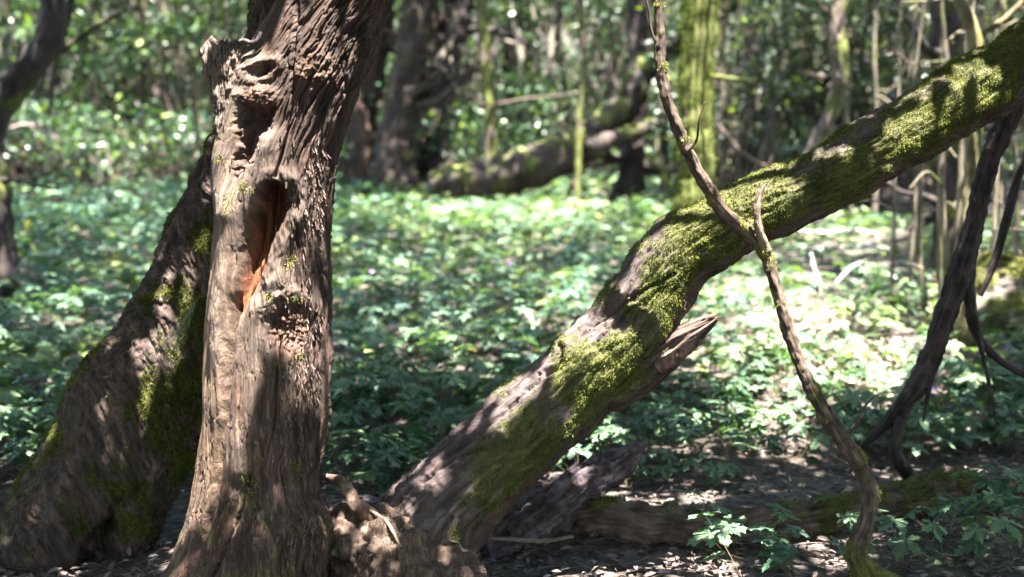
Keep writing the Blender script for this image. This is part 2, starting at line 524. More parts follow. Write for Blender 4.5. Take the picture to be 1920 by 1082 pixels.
# flare of the base into roots
D += 0.05 * sstep(0.12, -0.05, P[..., 2]) * (0.5 + fbm(np.stack([np.cos(TH), np.sin(TH), P[..., 2] * 0], -1), 2.2, 2, 4))
PA = P + N * D[..., None]
t1 = np.clip(0.5 + 0.5 * fbm(W, (24, 24, 7), 3, 21) + .6 * fbm(W, (75, 75, 2.2), 2, 121), 0, 1)
C = mix((0.060, 0.040, 0.032), (0.150, 0.106, 0.088), t1)
C = mix(C, (0.125, 0.068, 0.045), 0.6 * sstep(.1, .6, fbm(P, (12, 12, 5), 2, 31)))
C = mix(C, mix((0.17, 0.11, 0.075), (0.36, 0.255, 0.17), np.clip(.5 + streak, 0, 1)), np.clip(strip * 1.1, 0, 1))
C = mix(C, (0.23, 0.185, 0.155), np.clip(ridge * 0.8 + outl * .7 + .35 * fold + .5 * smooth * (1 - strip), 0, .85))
C = mix(C, mix((0.17, 0.062, 0.026), (0.34, 0.145, 0.06), np.clip(.5 + fbm(W, (40, 40, 10), 3, 3), 0, 1)), hol * 0.95)
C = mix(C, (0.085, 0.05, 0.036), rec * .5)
C = mix(C, mix((0.10, 0.058, 0.042), (0.21, 0.14, 0.10), np.clip(.5 + fbm(P, 90, 2, 3), 0, 1)), np.clip(lump + knot * .7 + burl * .6, 0, 1) * .8)
pale = sstep(.30, .52, fbm(W, (55, 55, 8), 2, 44)) * fr * sstep(600, 760, qy) * sstep(560, 500, qx)
C = mix(C, (0.32, 0.25, 0.16), pale * .7)
C = mix(C, (0.13, 0.13, 0.045), 0.5 * sstep(0.2, 0.5, fbm(P, 11, 3, 51)) * sstep(900, 1020, qy))
C = C * np.array([.46, .42, .40])
treeA = thing('gnarled_tree', 'upright gnarled brown tree with a hollow and a broken stub, in sharp focus', 'tree', (PA[-1].mean(0)[0], PA[-1].mean(0)[1], 0))
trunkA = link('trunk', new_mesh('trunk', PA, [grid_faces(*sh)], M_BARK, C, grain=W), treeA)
HERO.append(PA[::12, 0:280:12].reshape(-1, 3))
PA_, NA_, qxA, qyA = PA, N, qx, qy

# peeling bark shards
r = np.random.default_rng(5)
pr = fr * barky * (0.12 + right) * sstep(230, 330, qy) * (1 - rough_) * (1 - hol) * sstep(0.05, 0.35, fbm(P, (16, 16, 6), 2, 12) + .28) * sstep(-40, 10, qy)
pr = pr * sstep(.35, .6, np.sin(TH))
pr = pr / pr.sum()
n = 1300
idx = r.choice(pr.size, n, p=pr.ravel())
pos = PA.reshape(-1, 3)[idx]; nn = N.reshape(-1, 3)[idx]
dr = nrm(np.stack([r.normal(0.05, .18, n), r.normal(0, .1, n), np.where(r.random(n) < .7, 1, -1)], 1) + nn * r.uniform(.08, .3, n)[:, None])
R = frames(dr, nn)
tv = [[-.5, 0, 0], [.5, 0, 0], [.55, .5, .02], [-.5, .5, .05], [.3, 1, .16], [-.25, .92, .2]]
tf = [[0, 1, 2, 3], [3, 2, 4, 5]]
scl = np.stack([r.uniform(.002, .0052, n), r.uniform(.008, .024, n), r.uniform(.004, .013, n)], 1)
cc = mix((0.05, 0.034, 0.027), (0.14, 0.10, 0.083), r.random(n))
V, Fc, cc = scatter(tv, tf, pos + nn * 0.0005, R, scl, cc)
tag(link('bark_shards', new_mesh('bark_shards', V, [Fc], M_BARK, cc, False), trunkA), kind='stuff')

# sparse moss sprigs on the trunk
mo = np.zeros(sh)
for (x, y, a_, b_) in [(470, 350, 9, 12), (445, 380, 8, 24), (545, 490, 10, 14), (552, 560, 22, 5), (512, 690, 5, 22), (525, 680, 8, 6), (560, 665, 8, 7), (460, 905, 8, 24), (475, 930, 7, 40), (555, 870, 11, 16), (552, 885, 4, 28), (590, 990, 6, 6), (505, 555, 8, 10), (432, 300, 10, 8)]:
    mo += np.exp(-(((qx - x) / a_) ** 2 + ((qy - y) / b_) ** 2) ** 1.5)
V, Fc, cc = blades(PA, N, mo * fr, 650, .006, .018, .002, (0.06, 0.068, 0.014), (0.20, 0.19, 0.045), grav=.7, seed=4)
tag(link('moss', new_mesh('moss', V, [Fc], M_MOSS, cc), trunkA), kind='stuff')

# broken branch stub
P, N, TH, _ = row_trunk([(80, 392, 452, 2.95), (90, 382, 464, 2.95), (104, 378, 468, 2.95), (130, 384, 463, 2.94), (160, 391, 458, 2.94), (215, 403, 444, 2.93), (270, 412, 440, 2.93)], 2.94, 1.5, 110, 40, 0.8)
ring = np.stack([np.cos(TH), np.sin(TH), P[..., 2] * 0], -1)
gr_ = fbm(ring * np.array([1, 1, 1]) + P * np.array([0, 0, 1.5]), (9, 9, 2), 3, 3)
D = 0.007 * gr_ + .008 * fbm(P, 26, 3, 14) + 0.004 * fbm(P, (80, 80, 40), 3, 9) - .006 * cracks(P, (50, 50, 6), 3, .12)
top = sstep(120, 84, proj(P)[1])
PS = P + N * D[..., None]
PS[..., 2] += top * (0.014 * fbm(ring, (4, 4, 1), 3, 7) + 0.008 * np.abs(fbm(ring, (13, 13, 1), 2, 2)) - 0.02 * ring[..., 0] * 0.3)
c0 = PS[0].mean(0)
inner = []
for k, dz in ((.86, -.004), (.68, -.012), (.45, -.016), (.2, -.02), (.01, -.02)):
    rr = c0 + (PS[0] - c0) * k
    rr[:, 2] = PS[0][:, 2] * k + c0[2] * (1 - k) + dz + 0.010 * fbm(rr, 55, 3, 4)
    inner.insert(0, rr)
PS = np.concatenate([np.stack(inner), PS])
q = np.clip(.5 + .5 * fbm(PS, (120, 120, 15), 3, 5) + .6 * fbm(PS, 45, 3, 15), 0, 1)
C = mix((0.06, 0.042, 0.033), (0.17, 0.13, 0.107), q)
stubA = link('broken_branch', new_mesh('broken_branch', PS, [grid_faces(PS.shape[0], PS.shape[1])], M_BARK, C), treeA)
# splinter curl between stub and trunk
P, N, s, ph, _ = tube_raw(pxpath([(448, 78, 5, 2.90), (458, 76, 8, 2.9), (470, 80, 9, 2.9), (482, 76, 10, 2.9), (490, 60, 8, 2.9)]), 40, 10)
link('splinter', new_mesh('splinter', P, [grid_faces(40, 10)], M_BARK, np.full(P.shape, .07) * np.array([1.1, .9, .8])), stubA)

# ================================================================== leaning mossy tree
B_ROWS = [(-420, 590, 700), (-200, 520, 632), (0, 468, 600), (70, 459, 596), (150, 436, 584), (215, 411, 566), (300, 375, 540), (360, 347, 522), (420, 318, 504), (490, 288, 486),
          (560, 252, 468), (620, 213, 452), (655, 182, 445), (690, 150, 438), (720, 131, 430), (790, 108, 408), (850, 76, 378), (900, 34, 350), (940, 0, 328),
          (1000, -48, 300), (1082, -110, 272), (1180, -190, 250), (1260, -260, 240)]
DB = 3.45
P, N, TH, aB = row_trunk(B_ROWS, DB, 2.3, 200, 36, 0.62)
qx, qy, _ = proj(P)
sh = P.shape[:2]
fr = sstep(-0.05, 0.2, np.sin(TH))
lx = np.interp(qy, [r_[0] for r_ in B_ROWS], [r_[1] for r_ in B_ROWS]); rx = np.interp(qy, [r_[0] for r_ in B_ROWS], [r_[2] for r_ in B_ROWS])
tl = (qx - lx) / (rx - lx)                      # 0 left edge .. 1 right edge
# trunk-following coordinates
al = np.array([-0.42, 0, 0.9]); al /= np.linalg.norm(al)
ac = np.array([0.9, 0, 0.42])
U = np.stack([P @ ac, P[..., 1], P @ al], -1)
warp = 0.015 * fbm(P, 7, 3, 15)
U[..., 0] += warp
r1 = 1 - np.abs(fbm(U, (26, 26, 6), 2, 1)) * 1.6
r2 = 1 - np.abs(fbm(U, (70, 70, 20), 2, 8)) * 1.6
r3 = fbm(U, (150, 150, 60), 2, 3)
low = fbm(P, (5, 5, 3.5), 3, 22)
kn = np.sqrt(((qx - 205) / 45) ** 2 + ((qy - 690) / 42) ** 2)
knob = fr * np.exp(-kn ** 2.0)
crease = fr * np.exp(-(pl_dist(qx, qy, [(205, 1000), (195, 1040), (150, 1100)]) / 16) ** 2) + fr * np.exp(-(pl_dist(qx, qy, [(215, 960), (212, 1020), (222, 1090)]) / 12) ** 2)
leg = fr * np.exp(-(pl_dist(qx, qy, [(120, 880), (90, 960), (20, 1060)]) / 55) ** 2)
holeB = fr * sstep(-8, 16, pg_sd(qx, qy, [(165, 1000), (210, 975), (228, 1010), (225, 1100), (140, 1110), (150, 1040)]))
strand = fr * np.exp(-(pl_dist(qx, qy, [(300, 880), (265, 960), (255, 1090)]) / 25) ** 2)
D = 0.012 * low + (r1 - .62) * .004 - .008 * cracks(U, (24, 24, 2.6), 131, .085) - .005 * cracks(U, (60, 60, 5), 133, .11) - .002 * cracks(U, (130, 130, 14), 134, .14) + .003 * shelf(U, (26, 26, 3.5), 137, 3.0, .2) + .0014 * fbm(U, (200, 200, 6), 2, 138) + 0.025 * knob * (1 + .10 * np.sin(kn * 17 + 3 * fbm(P, 25, 2, 3))) - .03 * crease + .025 * leg - .06 * holeB + .02 * strand
D += 0.007 * fr * fbm(P, 16, 2, 40)
mm = fbm(P, (10, 10, 8), 4, 61) * .75
bias = np.interp(qy, [200, 330, 470, 600, 700, 860, 980, 1060], [-.5, -.38, -.12, .02, .05, 0.0, -.3, -.35]) + sstep(.25, .75, tl) * .38 - .25
bias = bias + 0.5 * sstep(.07, .0, tl) * sstep(480, 250, qy) + .35 * sstep(.16, .0, tl) * sstep(800, 900, qy)
bias = bias - .5 * knob - .4 * holeB
moss = fr * sstep(-0.22, .42, mm + bias + .06 + .3 * fbm(P, 45, 3, 3))
D += 0.003 * moss * (0.6 + fbm(P, 30, 3, 9))
PB = P + N * D[..., None]
t1 = np.clip(.5 + .5 * fbm(U, (22, 22, 7), 3, 71) + .6 * fbm(U, (70, 70, 3), 2, 171), 0, 1)
C = mix((0.048, 0.034, 0.029), (0.125, 0.094, 0.083), t1)
C = mix(C, (0.065, 0.07, 0.018), moss * .7)
C = C * np.array([.62, .57, .55])
treeB = thing('leaning_tree', 'thick mossy tree leaning right behind the gnarled hollow tree', 'tree', (-1.3, 3.4, 0))
trunkB = link('trunk', new_mesh('trunk', PB, [grid_faces(*sh)], M_BARKB, C, grain=U), treeB)
HERO.append(PB[::10, 0:200:10].reshape(-1, 3))
V, Fc, cc = blades(PB, N, (moss ** 1.1 + .004) * fr, 55000, .005, .013, .0023, (0.034, 0.040, 0.009), (0.115, 0.122, 0.024), grav=.8, seed=6, lift=.001)
tag(link('moss', new_mesh('moss', V, [Fc], M_MOSS, cc), trunkB), kind='stuff')
# pale hanging lichen
r = np.random.default_rng(9)
LV, LF, LC, o_ = [], [], [], 0
def thin(points, rad, nseg=4):
    n = len(points)
    p = np.asarray(points, float)
    t = nrm(np.gradient(p, axis=0))
    e2 = nrm(np.cross(t, np.array([.3, -.2, .93]) + 1e-3)); e1 = np.cross(t, e2)
    a = np.linspace(0, 2 * np.pi, nseg, endpoint=False)
    rad = np.linspace(rad, rad * .45, n) if np.isscalar(rad) else np.asarray(rad)
    V = p[:, None] + rad[:, None, None] * (np.cos(a)[None, :, None] * e1[:, None] + np.sin(a)[None, :, None] * e2[:, None])
    return V.reshape(-1, 3), grid_faces(n, nseg)
class Bunch:
    def __init__(s): s.V, s.F, s.C, s.o = [], [], [], 0
    def add(s, V, Fc, col):
        s.V.append(V); s.F.append(Fc + s.o); s.o += len(V)
        col = np.asarray(col, float)
        s.C.append(np.repeat(col[None], len(V), 0) if col.ndim == 1 else col)
    def mesh(s, name, mat, smooth=True):
        return new_mesh(name, np.concatenate(s.V), [np.concatenate(s.F)], mat, np.concatenate(s.C), smooth)
lb = Bunch()
for k in range(46):
    x0, y0 = 368 + r.normal(0, 2), 578 + r.normal(0, 8)
    ex_, ey_ = 285 + r.normal(0, 20), 690 + r.normal(0, 14)
    k0, k1 = sorted(r.random(2)); k1 = min(1, k1 + .3)
    ts = np.linspace(k0, k1, 9)
    pts = []
    for t in ts:
        x = 370 + (ex_ - 370) * t + r.normal(0, 2.5); y = 560 + (ey_ - 560) * t + 6 * math.sin(t * 3) + r.normal(0, 2.5)
        pts.append(at(x, y, 3.215 - .02 * r.random()))
    lb.add(*thin(pts, .0007, 3), (0.22, 0.26, 0.15))
tag(link('lichen_strands', lb.mesh('lichen_strands', M_MOSS), trunkB), kind='stuff')

# ================================================================== slanting mossy trunk
C_PATH = pxpath([(700, 1150, 300, 3.22), (765, 1045, 235, 3.22), (838, 950, 192, 3.21), (915, 872, 178, 3.20), (1000, 792, 172, 3.19), (1075, 722, 166, 3.18), (1140, 658, 160, 3.17), (1196, 590, 146, 3.16),
                 (1240, 520, 142, 3.15), (1290, 470, 132, 3.14), (1360, 428, 126, 3.13), (1460, 378, 124, 3.13), (1560, 328, 126, 3.14), (1660, 272, 126, 3.16), (1760, 212, 128, 3.19), (1860, 150, 128, 3.22), (1980, 75, 126, 3.27), (2200, -60, 120, 3.4)])
P, N, s, ph, rC = tube_raw(C_PATH, 740, 164)
qx, qy, _ = proj(P)
sh = P.shape[:2]
tdir = nrm(np.gradient(P.mean(1), axis=0))
cen = P.mean(1)
U = np.stack([s, np.cos(ph) * .085, np.sin(ph) * .085], -1)
topness = np.cos(ph)                    # 1 at the upper edge
front = np.sin(ph)
wv = .01 * fbm(P, 8, 3, 3)
Uw = U.copy(); Uw[..., 1] += wv; Uw[..., 2] += wv
r1 = 1 - np.abs(fbm(Uw, (7, 55, 55), 3, 1)) * 1.5
fine = fbm(Uw, (30, 140, 140), 3, 4)
low = fbm(P, 5.5, 3, 12)
cr = np.zeros(sh)
for pts, wd in (([(1105, 612), (1160, 575), (1215, 540), (1265, 512)], 3), ([(830, 862), (900, 815), (960, 762), (1000, 722), (1010, 700)], 2.4), ([(790, 905), (860, 855), (905, 838)], 3), ([(1120, 640), (1170, 590), (1200, 572)], 1.6)):
    cr += np.exp(-(pl_dist(qx + 2 * fine, qy, pts) / wd) ** 2)
cr *= sstep(0, .15, front)
kn1 = np.exp(-(((qx - 1062) / 24) ** 2 + ((qy - 655) / 22) ** 2))
kn1h = np.exp(-(pl_dist(qx, qy, [(1020, 700), (1040, 690), (1052, 672), (1058, 655)]) / 6) ** 2) * sstep(0, .2, front)
swell = np.exp(-(((qx - 1200) / 75) ** 2 + ((qy - 640) / 60) ** 2))
step_ = sstep(0, 1, ((qx - 1150) * .75 + (600 - qy) * .1) / 60) * 0
hollowC = np.exp(-(pl_dist(qx, qy, [(880, 1010), (930, 960), (950, 945)]) / 14) ** 2) * sstep(0, .2, front)
D = .016 * low + (r1 - .6) * .006 - .005 * cracks(Uw, (2.6, 45, 45), 141, .08) - .003 * cracks(Uw, (6, 100, 100), 143, .11) + .002 * shelf(Uw, (3, 34, 34), 147, 3.0, .2) + fine * .0008 + .001 * fbm(Uw, (6, 190, 190), 2, 149) - .022 * cr + .022 * kn1 - .03 * kn1h + .022 * swell - .02 * hollowC
D += sstep(900, 700, qx) * (.02 * fbm(P, 11, 3, 33) + .008 * fbm(P, 50, 3, 3))
mm = fbm(P, (9, 9, 9), 4, 77) * .62
D += .016 * np.exp(-(pl_dist(qx, qy, [(1165, 560), (1215, 500), (1260, 450)]) / 30) ** 2) - .016 * np.exp(-(pl_dist(qx, qy, [(1105, 600), (1150, 578), (1190, 560)]) / 10) ** 2)
bias = np.interp(qx, [820, 900, 1000, 1120, 1250, 1300, 1400, 1500, 1700, 1950], [-.7, -.02, .20, .22, .28, .36, .30, .22, .30, .36])
bias += -.55 * sstep(.25, .75, topness) * np.interp(qx, [1000, 1200, 1290, 1400, 1500, 1560, 1700, 1780], [1, .9, .1, -.1, .5, .95, .8, .0])
bias += -.75 * sstep(-.55, -.85, topness) + .12
bias += -.2 * sstep(-.25, -.6, topness) * sstep(1300, 1450, qx) - .4 * np.exp(-(((qx - 1150) / 60) ** 2 + ((qy - 605) / 26) ** 2))
moss = sstep(-.34, .46, mm + bias + .08 + .34 * fbm(P, 40, 3, 3)) * sstep(-.3, .1, front + .25 * topness)
D += .0025 * moss * (.7 + fbm(P, 35, 3, 5))
PC = P + N * D[..., None]
t1 = np.clip(.5 + .5 * fbm(Uw, (9, 40, 40), 3, 91) + .6 * fbm(Uw, (3, 80, 80), 2, 191), 0, 1)
C = mix((0.062, 0.045, 0.042), (0.150, 0.118, 0.115), t1)
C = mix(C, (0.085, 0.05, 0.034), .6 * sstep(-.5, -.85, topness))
C = C * np.array([.58, .55, .56])
C = mix(C, (0.064, 0.068, 0.018), moss * .75)
treeC = thing('slanting_trunk', 'moss-covered bent trunk rising from lower centre to the right edge', 'tree', (-.4, 3.2, 0))
trunkC = link('trunk', new_mesh('trunk', PC, [grid_faces(*sh)], M_LOG, C, grain=Uw[..., [1, 2, 0]]), treeC)
HERO.append(PC[::14, ::8].reshape(-1, 3))
V, Fc, cc = blades(PC, N, (moss + .02) * sstep(-.2, .15, front + .3 * topness), 120000, .0025, .0070, .0019, (0.040, 0.052, 0.010), (0.15, 0.168, 0.030), grav=.45, seed=8, lift=.0005)
tag(link('moss', new_mesh('moss', V, [Fc], M_MOSS, cc), trunkC), kind='stuff')
# splintered stub of a lost branch
P, N, s, ph, _ = tube_raw(pxpath([(1060, 775, 20, 3.20), (1110, 752, 50, 3.18), (1160, 725, 78, 3.15), (1210, 690, 82, 3.13), (1258, 650, 64, 3.11), (1290, 628, 46, 3.09), (1318, 610, 30, 3.08), (1342, 596, 8, 3.07)]), 110, 60)
U = np.stack([s, np.cos(ph) * .05, np.sin(ph) * .05], -1)
D = .010 * fbm(U, (6, 45, 45), 3, 2) * np.clip(1.6 - s / s.max(), .3, 1.2) + .004 * fbm(U, (20, 140, 140), 2, 5)
PT = P + N * D[..., None]
end = sstep(.55, .95, s / s.max())
PT += (end * .034 * fbm(U * np.array([0, 1, 1]), (1, 75, 75), 3, 9))[..., None] * nrm(PT[-1].mean(0) - PT[0].mean(0))
C = mix((0.036, 0.023, 0.017), (0.115, 0.08, 0.066), np.clip(.45 + fbm(U, (12, 90, 90), 3, 3), 0, 1))
C = mix(C, (0.065, 0.072, 0.016), sstep(.62, .4, s / s.max()) * sstep(-.6, .1, np.cos(ph)))
ms_ = sstep(.66, .35, s / s.max() + .2 * fbm(PT, 30, 2, 3)) * sstep(-.5, .2, np.cos(ph) + .3 * np.sin(ph))
V, Fc, cc_ = blades(PT, N, ms_ + 1e-5, 9000, .0028, .0075, .002, (0.045, 0.060, 0.010), (0.16, 0.182, 0.030), grav=.45, seed=88)
tag(link('moss', new_mesh('moss', V, [Fc], M_MOSS, cc_), treeC), kind='stuff')
fb = Bunch()
rf = np.random.default_rng(17)
for k in range(26):
    i0 = rf.integers(60, 104); j0 = rf.integers(0, 60)
    p0 = PT[i0, j0]; dirv = nrm(PT[-1].mean(0) - PT[60].mean(0)) + rf.normal(0, .10, 3)
    L_ = rf.uniform(.012, .04)
    fb.add(*thin(p0 + dirv * np.linspace(0, L_, 4)[:, None], rf.uniform(.001, .0024), 4), mix((.05, .032, .024), (.15, .11, .09), rf.random()))
tag(link('torn_fibres', fb.mesh('torn_fibres', M_LITTER), treeC), kind='stuff')
link('broken_branch', new_mesh('broken_branch', PT, [grid_faces(110, 60)], M_LOG, C, grain=U[..., [1, 2, 0]]), treeC)
P, N, s, ph, _ = tube_raw(pxpath([(1235, 690, 26, 3.07), (1270, 667, 24, 3.05), (1300, 648, 18, 3.04), (1318, 638, 5, 3.04)]), 40, 20)
P = P + N * (.004 * fbm(P, 60, 3, 2))[..., None]
link('splinter', new_mesh('splinter', P, [grid_faces(40, 20)], M_LOG, mix((0.08, 0.045, 0.032), (0.15, 0.10, 0.075), np.clip(.5 + fbm(P, 80, 2, 2), 0, 1))), treeC)
# fibrous root ball and the curled root
P, N, s, ph, _ = tube_raw(pxpath([(560, 1000, 40, 3.16), (618, 1010, 110, 3.15), (690, 1030, 165, 3.12), (770, 1085, 200, 3.08), (840, 1160, 220, 3.05)]), 150, 120)
D = .03 * fbm(P, 9, 3, 2) + .014 * fbm(P, 38, 3, 6)
PR = P + N * D[..., None]
C = mix((0.04, 0.026, 0.019), (0.10, 0.066, 0.05), np.clip(.5 + fbm(P, 30, 3, 8), 0, 1))
link('root_ball', new_mesh('root_ball', PR, [grid_faces(150, 120)], M_LOG, C), treeC)
HERO.append(PR[::8, ::8].reshape(-1, 3))
pb = sstep(.0, .3, np.sin(ph) + .8 * np.cos(ph)) * sstep(-.15, .3, fbm(P, 9, 2, 4) + .1)
V, Fc, cc = blades(PR, N, pb, 4500, .005, .014, .0013, (0.05, 0.034, 0.025), (0.17, 0.12, 0.095), grav=.3, spread=1.4, seed=12, curl=1.4)
tag(link('root_fibres', new_mesh('root_fibres', V, [Fc], M_LITTER, cc), treeC), kind='stuff')
pbm = sstep(880, 780, proj(PC)[0]) * sstep(985, 1030, proj(PC)[1]) * sstep(-.2, .2, front)
V, Fc, cc = blades(PC, N if N.shape == PC.shape else nrm(PC - PC.mean(1, keepdims=True)), pbm, 3000, .006, .016, .0014, (0.04, 0.028, 0.018), (0.15, 0.105, 0.07), grav=.4, spread=1.4, seed=13, curl=1.4)
tag(link('root_fibres', new_mesh('root_fibres', V, [Fc], M_LITTER, cc), treeC), kind='stuff')
P, N, s, ph, _ = tube_raw(pxpath([(600, 888, 6, 3.12), (622, 897, 14, 3.10), (642, 905, 24, 3.08), (655, 925, 26, 3.07), (668, 947, 30, 3.06), (700, 975, 34, 3.07), (735, 1000, 20, 3.1)]), 90, 28)
P = P + N * (.0035 * fbm(P, 50, 3, 2))[..., None]
link('curled_root', new_mesh('curled_root', P, [grid_faces(90, 28)], M_LOG, mix((0.075, 0.04, 0.026), (0.15, 0.10, 0.08), np.clip(.5 + fbm(P, 25, 2, 2), 0, 1))), treeC)
P, N, s, ph, _ = tube_raw(pxpath([(690, 955, 5, 3.05), (722, 975, 6, 3.03), (738, 1000, 6, 3.01), (752, 1025, 5, 3.0), (775, 1045, 3, 2.99)]), 50, 8)
P = P + N * (.001 * fbm(P, 90, 2, 2))[..., None]
link('thin_root', new_mesh('thin_root', P, [grid_faces(50, 8)], M_LOG, np.full(P.shape, 1.) * np.array([.22, .16, .10])), treeC)

# ================================================================== hanging stem crossing the slanting trunk
def limb(name, rows, parent, mat, ca, cb, nr=120, nc=24, amp=.12, d=None, mosscol=None, mossb=None, seed=0, capend=True, freq=20):
    path = pxpath(rows, d)
    P, N, s, ph, r_ = tube_raw(path, nr, nc)
    rr = r_[:, None]
    D = rr * amp * (fbm(P, freq, 3, seed) * 1.2 + .6 * fbm(np.stack([s * 10, np.cos(ph) * 2, np.sin(ph) * 2], -1), 1.0, 3, seed + 3))
    rm_ = max(float(r_.mean()), .004)
    U_ = np.stack([s, np.cos(ph) * rm_, np.sin(ph) * rm_], -1)
    k_ = 1.6 / rm_
    D = D - rr * amp * (.9 * cracks(U_, (k_ * .12, k_, k_), seed + 41, .12) + .45 * cracks(U_, (k_ * .3, k_ * 2.3, k_ * 2.3), seed + 43, .14))
    C = mix(ca, cb, np.clip(.5 + .6 * fbm(P, freq * .9, 3, seed + 9) + .5 * fbm(U_, (k_ * .2, k_ * 2, k_ * 2), 2, seed + 47), 0, 1))
    m = None
    if mosscol is not None:
        m = sstep(-.1, .25, fbm(P, freq * .45, 3, seed + 5) * .7 + mossb(s / s.max(), ph, P))
        C = mix(C, mosscol, m * .9)
        D = D + rr * .12 * m
    P = P + N * D[..., None]
    P2, C2 = cap_rings(P, C, capend, capend)
    G2 = cap_rings(P, U_[..., [1, 2, 0]], capend, capend)[1]
    o = link(name, new_mesh(name, P2, [grid_faces(*P2.shape[:2])], mat, C2, grain=G2), parent)
    return o, P, N, m

vine = thing('hanging_stem', 'long thin brown stem hanging across the slanting mossy trunk to the ground', 'branch', at(1650, 1090, 2.95))
stemV, P, N, m = limb('stem', [(1225, -160, 16.8, 2.86), (1232, -60, 18.5, 2.86), (1236, 60, 20.2, 2.86), (1242, 150, 21.8, 2.86), (1262, 220, 22.7, 2.87), (1290, 285, 23.5, 2.88), (1322, 345, 25.2, 2.90), (1362, 405, 27.7, 2.92), (1405, 440, 30.2, 2.93), (1432, 470, 25.2, 2.93), (1455, 540, 22.7, 2.93), (1475, 610, 23.5, 2.93), (1500, 680, 24.4, 2.93),
                    (1535, 755, 26.9, 2.93), (1575, 815, 30.2, 2.93), (1612, 875, 31.1, 2.94), (1632, 930, 31.3, 2.95), (1622, 985, 33.1, 2.96), (1606, 1030, 38.6, 2.97), (1618, 1065, 44.2, 2.98), (1660, 1100, 49.7, 3.0), (1720, 1150, 36.8, 3.02)],
                vine, M_LOG, (0.03, 0.02, 0.016), (0.105, 0.076, 0.056), 420, 28, .2, mosscol=(0.085, 0.085, 0.02), mossb=lambda t, ph, P: -.45 + .5 * sstep(.8, .95, t) + .22 * sstep(.5, .75, t) + .25 * sstep(.3, .42, t) * sstep(.55, .45, t), seed=3, freq=38)
HERO.append(P[::10, ::6].reshape(-1, 3))
V, Fc, cc = blades(P, N, m + .001, 4500, .003, .009, .002, (0.07, 0.07, 0.012), (0.2, 0.19, 0.04), seed=22)
tag(link('moss', new_mesh('moss', V, [Fc], M_MOSS, cc), stemV), kind='stuff')
limb('twig', [(1438, 470, 20, 2.92), (1424, 435, 17, 2.90), (1420, 400, 13, 2.89), (1426, 365, 9, 2.885), (1434, 346, 4, 2.88)], stemV, M_LOG, (0.11, 0.07, 0.05), (0.22, 0.16, 0.12), 60, 14, .14, seed=5, freq=40)
limb('twig', [(1425, 430, 8, 2.895), (1416, 400, 9, 2.89), (1418, 375, 7, 2.885), (1424, 358, 3, 2.88)], stemV, M_LOG, (0.12, 0.08, 0.06), (0.22, 0.16, 0.12), 40, 12, .14, seed=6, freq=40)

for k, rows in enumerate(([(1290, 285, 6, 2.87), (1306, 262, 5, 2.85), (1311, 225, 4, 2.83), (1322, 190, 2, 2.82)], [(1580, 815, 6, 2.92), (1604, 800, 5, 2.9), (1616, 770, 4, 2.89), (1640, 742, 2, 2.88)], [(1238, 90, 6, 2.86), (1222, 60, 5, 2.85), (1214, 10, 4, 2.84), (1198, -40, 2, 2.83)])):
    limb('twig', rows, stemV, M_LOG, (0.03, 0.02, 0.016), (0.10, 0.07, 0.05), 24, 10, .2, seed=300 + k, freq=40)

# ================================================================== dark branches on the right
DK1, DK2 = (0.014, 0.010, 0.010), (0.05, 0.037, 0.036)
dbr = thing('dark_branch', 'dark forked dead branch leaning at the right edge under the slanting trunk', 'branch', at(1720, 905, 4.0))
limb('stem', [(1960, 90, 51.0, 3.5), (1905, 190, 44.2, 3.52), (1868, 270, 39.1, 3.55), (1842, 350, 37.4, 3.6), (1825, 430, 39.1, 3.63), (1800, 510, 44.2, 3.67), (1772, 590, 40.8, 3.72), (1748, 660, 39.1, 3.78), (1725, 715, 40.8, 3.82), (1690, 760, 30.6, 3.88), (1655, 800, 22.1, 3.95), (1612, 842, 8.5, 4.02)], dbr, M_LOG, DK1, DK2, 260, 30, .16, seed=31, freq=26)
limb('fork', [(1700, 750, 26, 3.87), (1686, 800, 22, 3.9), (1678, 845, 24, 3.95), (1695, 880, 26, 4.0), (1722, 908, 18, 4.06)], dbr, M_LOG, DK1, DK2, 90, 20, .16, mosscol=(.06, .065, .015), mossb=lambda t, ph, P: -.3 + .5 * t, seed=33, freq=26)
limb('twig', [(1745, 700, 16, 3.8), (1740, 740, 10, 3.8), (1731, 790, 4, 3.82)], dbr, M_LOG, DK1, DK2, 40, 12, .2, seed=35)
dbr2 = thing('dark_branch', 'thin dark branch hanging beside the clump of grey stems at the right', 'branch', at(1850, 700, 3.9))
limb('stem', [(1940, 260, 14, 3.8), (1910, 330, 16, 3.8), (1885, 420, 18, 3.82), (1862, 500, 14, 3.84), (1838, 555, 9, 3.86)], dbr2, M_LOG, DK1, DK2, 90, 14, .14, seed=41)
limb('stem', [(1822, 470, 20, 3.7), (1818, 540, 22, 3.72), (1824, 600, 24, 3.75), (1840, 640, 18, 3.8), (1880, 680, 16, 3.85), (1950, 715, 14, 3.9)], dbr2, M_LOG, DK1, DK2, 110, 16, .16, seed=43)
limb('twig', [(1832, 615, 12, 3.76), (1848, 690, 9, 3.8), (1860, 750, 7, 3.84), (1866, 790, 3, 3.86)], dbr2, M_LOG, DK1, DK2, 60, 10, .18, seed=45)

